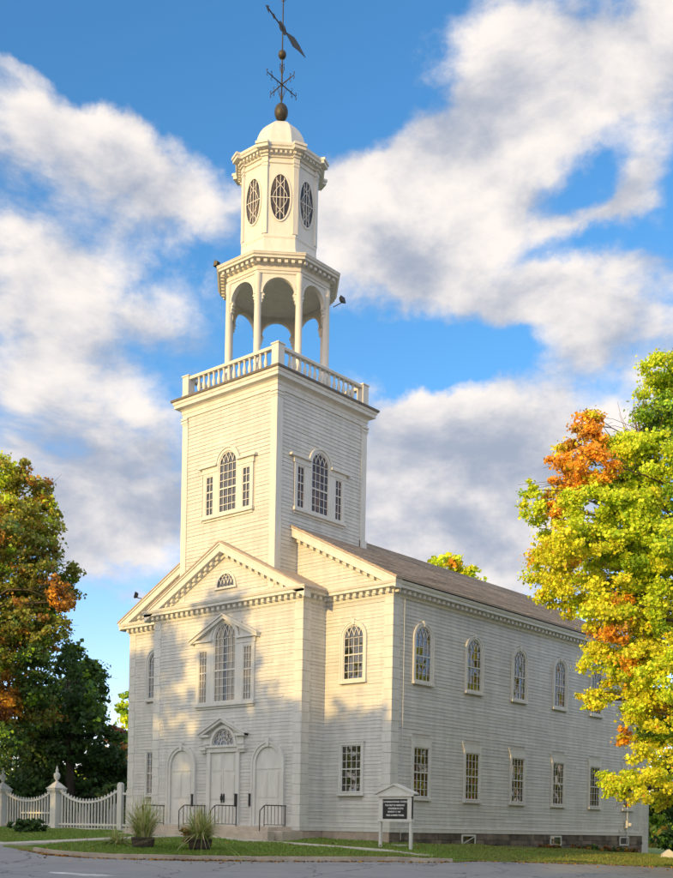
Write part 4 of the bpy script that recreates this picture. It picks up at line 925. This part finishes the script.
# the street maple at the right
LOB = [(0.2872, 0.4239, 0.0178, 'l'), (0.2842, 0.3961, 0.0241, 'l'), (0.2962, 0.3648, 0.0331, 'g'), (0.3000, 0.4080, 0.022, 'l'), (0.2196, 0.3669, 0.0150, 'o'), (0.2069, 0.3396, 0.0200, 'o'), (0.2286, 0.331, 0.0230, 'o'), (0.2015, 0.308, 0.0212, 'o'), (0.2190, 0.352, 0.017, 'o'), (0.1950, 0.288, 0.015, 'o'), (0.2330, 0.312, 0.016, 'o'), (0.2511, 0.3269, 0.0361, 'l'), (0.1673, 0.3073, 0.0100, 'l'), (0.1760, 0.2877, 0.0170, 'l'), (0.197, 0.2673, 0.0285, 'y'), (0.2376, 0.2816, 0.0406, 'l'), (0.2782, 0.3003, 0.0406, 'g'), (0.188, 0.2401, 0.0249, 'y'), (0.2196, 0.2316, 0.0406, 'y'), (0.2647, 0.237, 0.0451, 'l'), (0.188, 0.213, 0.0150, 'y'), (0.2376, 0.1986, 0.0231, 'y'), (0.2827, 0.2012, 0.0361, 'y'), (0.2286, 0.1597, 0.0170, 'y'), (0.2556, 0.1647, 0.0251, 'y'), (0.2872, 0.1607, 0.0316, 'y'), (0.2270, 0.1230, 0.0100, 'y'), (0.2350, 0.1191, 0.0134, 'y'), (0.2300, 0.1640, 0.0110, 'y'), (0.2420, 0.0480, 0.0100, 'l'), (0.2560, 0.0420, 0.0140, 'y'), (0.2531, 0.124, 0.0195, 'y'), (0.2827, 0.1291, 0.0296, 'y'), (0.2962, 0.1744, 0.0271, 'g'), (0.2902, 0.0976, 0.0231, 'g'), (0.2767, 0.0839, 0.0158, 'y'), (0.2596, 0.088, 0.0106, 'o'), (0.2827, 0.057, 0.0251, 'y'), (0.2667, 0.0431, 0.0194, 'y'), (0.2504, 0.0380, 0.0088, 'l'), (0.2917, 0.0301, 0.015, 'y'), (0.2989, 0.0843, 0.0195, 'y')]
INNER = [(0.255, .30, .03, 'l'), (0.225, .298, .024, 'l'), (0.25, .262, .03, 'l'), (0.285, .26, .035, 'l'), (0.213, .262, .024, 'y'), (.24, .218, .024, 'y'), (.27, .205, .028, 'l'), (.262, .150, .018, 'l'), (.282, .11, .024, 'y'), (.262, .350, .018, 'l'), (.282, .33, .03, 'l'), (.292, .235, .03, 'l'), (.25, .185, .02, 'o'), (.298, .14, .025, 'l'), (.275, .17, .02, 'y')]
MS = 39.0; MT = .345*MS; mloc = xy(MS, MT); mz = ground(*mloc); g_ = random.Random(3); ml = []
for a, b_, r_, c in LOB:
    r_m = r_*MS; dy = g_.uniform(-1, 1)*(1.2 if r_m < .8 else 2.4)
    ml.append(((a*(MS+dy)-MT), dy, b_*(MS+dy)+.151-mz, r_m, c))
for a, b_, r_, c in INNER: dy = g_.uniform(-3.2, -1.2); ml.append((a*(MS+dy)-MT, dy, b_*(MS+dy)+.151-mz, r_*MS, c))
for i in range(30):                                                 # the far half of the crown, outside the picture
    f = i/30; z = 2.0+f*14.5; e = 6*(1-abs(f-.35)**1.6*1.5); a = R(g_.uniform(-75, 75)); ml.append((e*.75*math.cos(a)*g_.uniform(.4, 1), e*.8*math.sin(a), z, g_.uniform(1.1, 1.7), g_.choice('lyygo')))
maple = tree('maple_tree', (*mloc, mz), ml, .10, 11, 'street maple with yellow, orange and green autumn leaves at the right edge', None, 620, .28, 2.2, clump=.25, rotz=YAW, mix=.2)
# bare reddish twigs standing out of its top
tw = MB(); g2 = np.random.default_rng(5); o = Vector((.2669*MS-MT, 0, .345*MS+.15-mz))
for i in range(34):
    e = o+Vector((g2.normal()*.5, g2.normal()*.4, .9+abs(g2.normal())*.7)); tw.tube(limb_path(o+Vector((0, 0, -1.2)), e, g2, n=4), [.02, .014, .01, .007, .004], 5)
tw.build('bare_twigs', mat('reddish_twigs', (.22, .10, .07), .8), maple)

def at(s, t): x, y = xy(s, t); return (x, y, ground(x, y))
def L_st(px, py, s): return ((px-336.5)/1108.96*s, (827.4+.0184*(px-336)-py)/1108.96*s+.151)
def traced(pts, s, base, seed, dep_=2.):
    """crown lobes given by bearing and height angle at the tree's real distance s"""
    g_ = random.Random(seed); out = []; gx, gz = base
    for px, py, r_, c in pts: t, z = L_st(px, py, s); out.append((t-gx, g_.uniform(-dep_, dep_), z-gz, r_/1108.96*s, c))
    return out
# left maple, green and rust, sun on its top
S1 = 60.; T1 = -20.2; l1 = at(S1, T1)
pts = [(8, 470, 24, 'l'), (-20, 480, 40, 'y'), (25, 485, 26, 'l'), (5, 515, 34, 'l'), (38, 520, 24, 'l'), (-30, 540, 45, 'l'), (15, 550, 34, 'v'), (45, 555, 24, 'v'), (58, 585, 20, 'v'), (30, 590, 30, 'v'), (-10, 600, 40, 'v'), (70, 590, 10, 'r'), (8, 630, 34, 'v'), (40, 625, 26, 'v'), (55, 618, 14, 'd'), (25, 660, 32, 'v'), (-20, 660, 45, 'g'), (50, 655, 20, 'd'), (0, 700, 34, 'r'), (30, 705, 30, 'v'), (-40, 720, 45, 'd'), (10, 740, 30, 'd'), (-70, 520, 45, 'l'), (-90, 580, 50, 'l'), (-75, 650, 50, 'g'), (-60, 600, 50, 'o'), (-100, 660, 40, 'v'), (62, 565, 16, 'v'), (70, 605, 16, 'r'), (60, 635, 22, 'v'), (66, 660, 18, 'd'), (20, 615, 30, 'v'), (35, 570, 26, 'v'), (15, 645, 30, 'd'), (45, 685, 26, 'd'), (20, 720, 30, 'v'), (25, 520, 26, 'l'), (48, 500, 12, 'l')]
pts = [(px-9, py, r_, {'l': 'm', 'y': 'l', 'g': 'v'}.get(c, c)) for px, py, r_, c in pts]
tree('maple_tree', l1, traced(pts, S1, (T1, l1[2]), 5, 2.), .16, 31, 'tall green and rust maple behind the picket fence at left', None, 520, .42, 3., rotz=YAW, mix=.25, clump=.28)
# dark trees behind the fence
S2 = 66.; T2 = -16.; l2 = at(S2, T2)
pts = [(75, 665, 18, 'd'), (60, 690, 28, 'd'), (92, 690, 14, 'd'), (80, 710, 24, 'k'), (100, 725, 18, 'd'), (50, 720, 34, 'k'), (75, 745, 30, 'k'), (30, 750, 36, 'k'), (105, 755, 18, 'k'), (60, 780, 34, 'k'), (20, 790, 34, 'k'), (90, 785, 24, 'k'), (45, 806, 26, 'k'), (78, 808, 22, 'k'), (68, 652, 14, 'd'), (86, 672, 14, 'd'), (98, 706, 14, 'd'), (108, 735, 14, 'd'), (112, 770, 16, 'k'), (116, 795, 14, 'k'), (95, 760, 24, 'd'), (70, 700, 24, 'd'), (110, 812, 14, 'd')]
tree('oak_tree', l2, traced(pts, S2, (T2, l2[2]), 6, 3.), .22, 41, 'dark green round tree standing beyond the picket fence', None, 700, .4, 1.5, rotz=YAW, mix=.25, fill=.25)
S3 = 74.; T3 = -14.6; l3 = at(S3, T3)
pts = [(118, 738, 12, 'b'), (110, 755, 18, 'b'), (128, 760, 18, 'r'), (115, 780, 22, 'b'), (135, 785, 20, 'b'), (105, 800, 20, 'k'), (125, 808, 20, 'b'), (148, 800, 20, 'd')]
tree('dogwood_tree', l3, traced(pts, S3, (T3, l3[2]), 8), .28, 51, 'small russet-leaved tree just left of the church corner', None, 700, .2, 1., rotz=YAW, mix=.3, fill=.3)
S4 = 110.; T4 = -20.; l4 = at(S4, T4)
pts = [(123, 695, 6, 'g'), (120, 708, 8, 'g'), (126, 722, 9, 'l'), (121, 738, 11, 'g'), (128, 755, 13, 'g'), (140, 770, 16, 'd'), (118, 775, 14, 'd'), (150, 740, 16, 'g'), (140, 715, 12, 'g'), (135, 800, 18, 'd')]
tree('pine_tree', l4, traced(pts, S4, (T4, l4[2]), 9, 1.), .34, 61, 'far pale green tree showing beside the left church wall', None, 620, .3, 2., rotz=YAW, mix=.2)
# tree behind the roof
S5 = 92.; T5 = 9.2; l5 = at(S5, T5)
pts = [(437, 560, 9, 'l'), (452, 567, 12, 'y'), (466, 573, 9, 'l'), (430, 572, 10, 'l'), (477, 580, 7, 'l'), (445, 585, 20, 'g'), (465, 595, 20, 'g'), (420, 590, 18, 'g'), (440, 620, 34, 'g'), (480, 615, 22, 'd'), (450, 670, 40, 'd'), (410, 650, 30, 'd'), (490, 660, 30, 'd')]
tree('ash_tree', l5, traced(pts, S5, (T5, l5[2]), 10, 1.5), .36, 71, 'yellow-green treetop showing above the church roof ridge', None, 600, .4, 4., rotz=YAW, mix=.25)
# hedge and trees behind the church at right, trees along the back
S6 = 66.; T6 = 21.0; l6 = at(S6, T6)
pts = [(655, 815, 14, 'd'), (668, 800, 20, 'd'), (690, 810, 24, 'k'), (660, 840, 14, 'd'), (680, 838, 20, 'k'), (664, 785, 14, 'd'), (690, 780, 22, 'd'), (720, 810, 26, 'k'), (710, 760, 30, 'g'), (672, 765, 18, 'd'), (700, 730, 30, 'g'), (745, 780, 30, 'd')]
tree('lilac_bush', l6, traced(pts, S6, (T6, l6[2]), 12, 1.5), .2, 81, 'dense dark green bush behind the far right church corner', None, 760, .15, .6, rotz=YAW, mix=.25, fill=.2, cat='bush')
# trees that stand out of the picture: across the street (they shade the lower facade) and east of the church
shA = tree('street_tree', (-5, -50, -1.6), round_lobes(21, 4.2, 20.5, 5.0, 44, 'lgvy'), .34, 121, 'leafy green street tree standing across the road opposite the church', 'trees across the road from the church', 300, .36, 2.4, mix=.3)
shB = tree('street_tree', (.1, -47, -1.6), round_lobes(22, 4.0, 20.0, 3.1, 34, 'lgyo'), .34, 131, 'tall leafy street tree standing across the road opposite the church', 'trees across the road from the church', 260, .36, 2.4, mix=.3)
shC = tree('street_tree', (12.5, -50, -1.6), round_lobes(23, 1.2, 10.2, 4.8, 30, 'dgl'), .34, 141, 'low spreading street tree standing across the road opposite the church', 'trees across the road from the church', 520, .34, 1.2, mix=.3)
for src, x, y, sc, rz in ((shA, -12.2, -50, 1.0, 1.1), (shA, -8.6, -47, .93, 3.3), (shA, -19.5, -54, .86, 2.3), (shA, -27, -52, .9, 4.0), (shA, -35, -54, .9, .4), (shA, -.2, -58, .86, 5.2), (shC, 6.6, -49, 1.42, 2.0), (shC, 3.0, -53, 1.5, 1.2), (shC, 18.2, -53, .98, 3.1), (shC, 25, -52, .98, 4.4), (shC, 16, -58, 1.03, 5.0), (shC, 32.5, -50, 1.2, .9), (shC, 40, -53, 1.2, 2.9), (shC, 8.5, -57, 1.4, .2), (shC, 22, -60, 1.05, 1.7), (shA, -8, -62, .9, .7)):
    dup(src, (x, y, -1.6), rz, 'leafy street tree standing across the road opposite the church', sc)
ye = tree('street_maple', (31, 15, -1.9), round_lobes(31, 2.4, 13, 4.8, 34, 'yylo'), .30, 151, 'yellow street maple standing east of the church beyond the right edge', 'yellow maples east of the church', 480, .34, 2.2, mix=.25)
for x, y, sc, rz in ((36, 27, 1.1, 1.), (27, 33, 1.05, 2.6), (35, 40, 1.2, 4.1), (22, 43, 1.0, 5.3)): dup(ye, (x, y, -2.0), rz, 'yellow street maple standing east of the church beyond the right edge', sc)

# hedge behind the fence and the far wood
g_ = random.Random(44); hl = [(x*.9, g_.uniform(-.5, .5), g_.uniform(.5, 1.9), g_.uniform(.8, 1.2), g_.choice('kkdd')) for x in range(-20, 18)]+[(x*1.8, g_.uniform(-.5, .5), g_.uniform(2.2, 3.2), g_.uniform(.8, 1.2), g_.choice('kd')) for x in range(-10, 9)]
hb = at(70, -20); tree('yew_hedge', hb, hl, .2, 91, 'dark evergreen hedge along the back of the burying ground behind the fence', None, 520, .1, .3, rotz=YAW, mix=.2, fill=.2, twigs=0, cat='hedge')
wl = []
for i in range(420):
    t_ = g_.uniform(-120, 140); s_ = g_.uniform(125, 175); x, y = xy(s_, t_); hh = 4+3.5*math.sin(t_*.09)+g_.uniform(-3, 4); wl.append((x, y, ground(x, y)+max(1.5, hh*g_.uniform(.2, 1)), g_.uniform(2.2, 3.6), g_.choice('ddggvlk')))
o = bpy.data.objects.new('far_wood', crown_mesh(wl, .75, 93, 300, .5, .3, .4)); C.objects.link(o); tag(o, 'far wood of mixed green trees along the horizon', 'wood', None, 'stuff')
# planters with ornamental grass
def planter(x, y, label):
    z = ground(x, y)+.0; t = thing('planter', (x, y, z-.02), label, 'planter', 'half-barrel planters on the front lawn'); p = MB()
    n = 18
    p.lathe((0, 0, 0), [(.34, 0), (.39, .2), (.42, .42), (.385, .42), (.37, .36)], n); p.build('barrel', M['barrel'], t)
    for zz in (.08, .32): b_ = MB(); rr = .36+.14*zz+.012; b_.lathe((0, 0, 0), [(rr, zz), (rr+.006, zz+.04)], 24); b_.build('hoop', M['iron'], t)
    p = MB(); p.lathe((0, 0, 0), [(.38, .34), (.01, .37)], n); p.build('soil', M['soil'], t); return z
def grass_clump(name, x, y, z, label, seed, n, hgt, spread, tint, arch):
    g_ = np.random.default_rng(seed); K = 7; V = np.zeros((n*(K-1), 4, 3)); cols = np.zeros((n*(K-1), 3)); q_ = 0
    for i in range(n):
        a = g_.uniform(0, 2*math.pi); l = hgt*g_.uniform(.55, 1.1); lean = abs(g_.normal())*spread; d = np.array([math.cos(a), math.sin(a), 0]); sd_ = np.array([-d[1], d[0], 0]); b0 = d*g_.uniform(0, .28)+np.array([g_.normal()*.05, g_.normal()*.05, 0])
        pts = [b0+d*lean*l*(f**1.7)+np.array([0, 0, l*(f-arch*lean*f*f*.55)]) for f in np.linspace(0, 1, K)]; wd = .012*g_.uniform(.7, 1.5); c = np.array(tint[g_.integers(0, len(tint))])*g_.uniform(.7, 1.25)
        for k_ in range(K-1):
            w0_, w1_ = wd*(1-(k_/K)**2), wd*(1-((k_+1)/K)**2); V[q_] = [pts[k_]-sd_*w0_, pts[k_]+sd_*w0_, pts[k_+1]+sd_*w1_, pts[k_+1]-sd_*w1_]; cols[q_] = c; q_ += 1
    me = tint_mesh(name, V, 4, cols, M['leaf']); o = bpy.data.objects.new(name, me); C.objects.link(o); o.location = (x, y, z); tag(o, label, 'plant', 'ornamental grasses in the barrel planters'); return o
TG = [(.24, .29, .08), (.36, .35, .14), (.17, .25, .05), (.46, .41, .22)]
pz = planter(4.17, -9.03, 'dark half-barrel planter on the lawn, the left of the pair'); a = grass_clump('ornamental_grass', 4.17, -9.03, pz+.34, 'upright yellow-green grass growing in the left barrel planter', 3, 480, 1.5, .62, TG, .9)
gx = grass_clump('ornamental_grass', 5.95, -7.98, ground(5.95, -7.98)+.34, 'wide drooping pale grass growing in the right barrel planter', 4, 640, 1.3, 1.15, TG, 1.0); planter(5.95, -7.98, 'dark half-barrel planter on the lawn, the right of the pair')
# low drooping plants beside the left planter and red leaves in the right one
def small_plant(name, x, y, z, lobes, label, seed, size=.07, per=900):
    me = crown_mesh(lobes, size, seed, per, .2, .3, .2); o = bpy.data.objects.new(name, me); C.objects.link(o); o.location = (x, y, z); return tag(o, label, 'plant')
grass_clump('ornamental_grass', 2.35, -8.7, ground(2.35, -8.7)-.02, 'loose straw-coloured grass tuft left of the left barrel planter', 9, 220, .75, 1.5, TG, .8)
small_plant('coleus_plant', 5.55, -8.2, ground(5.55, -8.2)+.38, [(0, 0, .15, .28, 'b')], 'reddish leafy plant at the foot of the drooping grass', 14, .07, 500)
# clipped bush in front of the fence
bo = thing('round_bush', (-5.44, -7.27, ground(-5.44, -7.27)), 'low dark green clipped bush on the grass before the picket fence', 'bush')
cr = bpy.data.objects.new('crown', crown_mesh([(x*.34, y*.3, .28, .34, 'k') for x in (-1.1, -.4, .4, 1.1) for y in (-1, 0, 1)], .06, 17, 900, .12, .2, .6)); C.objects.link(cr); cr.parent = bo
p = MB()
for i in range(7): p.tube([(.1*math.cos(i), .1*math.sin(i), -.05), (.4*math.cos(i*1.7), .35*math.sin(i*1.7), .4)], .012, 5)
p.build('stems', M['bark'], bo)
# low russet growth along the long foundation wall
g3 = random.Random(8)
me = crown_mesh([(8.32+g3.uniform(-.05, .12), y*.42+10.6, ground(8.3, y*.42+10.6)+g3.uniform(.05, .16), g3.uniform(.14, .26), g3.choice('bbdk')) for y in range(8, 25)]+[(8.3, 11+i*.4, ground(8.3, 11)+.08, .12, 'b') for i in range(5)], .07, 19, 700, .12, .4, .2)
o = bpy.data.objects.new('ground_cover', me); C.objects.link(o); tag(o, 'low dark russet growth along the foot of the long wall', 'ground cover', None, 'stuff')

# gravestones of the burying ground behind the fence and beyond the far corner
def gravestone(x, y, w_, h_, kind, label, m, yaw=0.):
    z = ground(x, y); t = thing('gravestone', (x, y, z-.1), label, 'gravestone', 'old gravestones beside the church', yaw); fr = Fr((0, 0), (1, 0), (0, -1)); p = MB()
    if kind == 'arch': p.prism(fr, [(-w_/2, 0), (-w_/2, h_-.2)]+arc(0, h_-.2, w_/2*.75, 180, 0, 10)+[(w_/2, h_-.2), (w_/2, 0)], -.05, .05)
    elif kind == 'peak': p.prism(fr, [(-w_/2, 0), (-w_/2, h_*.55), (0, h_), (w_/2, h_*.55), (w_/2, 0)], -.18, .18)
    else: p.prism(fr, [(-w_/2, 0), (-w_/2, h_-.06), (-w_/2+.06, h_), (w_/2-.06, h_), (w_/2, h_-.06), (w_/2, 0)], -.07, .07)
    p.build('slab', m, t, bevel=.01); p = MB(); p.box(-w_/2-.1, w_/2+.1, -.2, .2, -.1, .16); p.build('base', m, t, bevel=.01)
gravestone(12.9, 14.6, .6, .5, 'peak', 'small white peaked gravestone at the far right grass edge', M['marble'], .7)
gravestone(11.4, 22.6, .7, .55, 'flat', 'low grey gravestone between the church corner and the peaked stone', M['slate'], .7)
gravestone(-13.1, 3.2, .8, 1.35, 'arch', 'grey round-shouldered gravestone behind the pickets beside the urn post', M['slate'], .1)
gravestone(-11.0, 3.6, 1.3, 1.1, 'flat', 'wide grey gravestone behind the picket panel nearest the church', M['slate'], -.05)
gravestone(-17.6, 4.5, .9, 1.2, 'arch', 'grey arched gravestone behind the fence gate', M['slate'], .0)

# grass blades and fallen leaves
g_ = np.random.default_rng(77); n = 130000; T = g_.uniform(-17, 17, n); O = .25+g_.uniform(0, 1, n)**1.5*13
S = np.array([edge(t) for t in T])+O; Xs = CAM.x+FW.x*S+RT.x*T; Ys = CAM.y+FW.y*S+RT.y*T
keep = ~((Xs < W+.1) & (Xs > -W-.1) & (Ys > -.2) & (Ys < L)) & ~((abs(Xs) < 4.8) & (Ys > -4.1) & (Ys < 1)); keep &= ~((abs(Ys+3.3) < .35) & (Xs > 4) & (Xs < 12)) & ~((abs(Xs-.4) < .6) & (Ys > -12.5) & (Ys < -3.5)) & ~((abs(Ys+12.2) < .8) & (Xs < .3))
S, T, Xs, Ys = S[keep], T[keep], Xs[keep], Ys[keep]; n = len(S); Zs = np.array([h_st(s, t)+bump_(s, t, 1) for s, t in zip(S, T)])
B0 = np.stack([Xs, Ys, Zs], 1); a = g_.uniform(0, 6.28, n); wd = .018; sdv = np.stack([np.cos(a), np.sin(a), 0*a], 1)*wd; tip = np.stack([g_.normal(size=n)*.03, g_.normal(size=n)*.03, g_.uniform(.03, .085, n)], 1)
V = np.stack([B0-sdv, B0+sdv, B0+tip], 1)
patch = .5+.5*np.sin(Xs*.8+1.3*np.sin(Ys*.5))*np.sin(Ys*.7+np.sin(Xs*.4)); patch = np.clip(patch+np.clip((T-1)/8, 0, .75), 0, 1.5); cg = np.array([.135, .235, .03])[None]*(1-patch[:, None]*.6)+np.array([.22, .225, .06])[None]*patch[:, None]*.6; cg *= g_.uniform(.6, 1.3, (n, 1))
o = bpy.data.objects.new('grass', tint_mesh('grass', V, 3, cg, M['leaf'])); C.objects.link(o); tag(o, 'short green grass blades of the church lawn', 'grass', None, 'stuff')
n = 1500; T = np.concatenate([g_.normal(-9.5, .5, 250), g_.normal(-4.5, 1.2, 250), g_.uniform(-11, 13, n-500)]); O = np.where(g_.random(n) < .82, -abs(g_.normal(size=n))*.13-.03, g_.uniform(-1.5, 6, n)); S = np.array([edge(t) for t in T])+O
Z = np.array([h_st(s, t)+(.05 if o_ > .3 else (.045 if o_ > -.02 and t < 4 else -drop(t)+.02)) for s, t, o_ in zip(S, T, O)]); P = np.stack([CAM.x+FW.x*S+RT.x*T, CAM.y+FW.y*S+RT.y*T, Z], 1)
cl = np.array([PAL[c] for c in g_.choice(list('brrorb'), n)])*g_.uniform(.35, .9, (n, 1))
o = bpy.data.objects.new('fallen_leaves', tint_mesh('fallen_leaves', leaves(P, .075, cl, g_, 2.), 6, cl, M['leaf'])); C.objects.link(o); tag(o, 'brown fallen leaves along the kerb and on the grass', 'leaves', None, 'stuff')
for o in bpy.data.objects:
    if 'abs' in o.keys(): del o['abs']
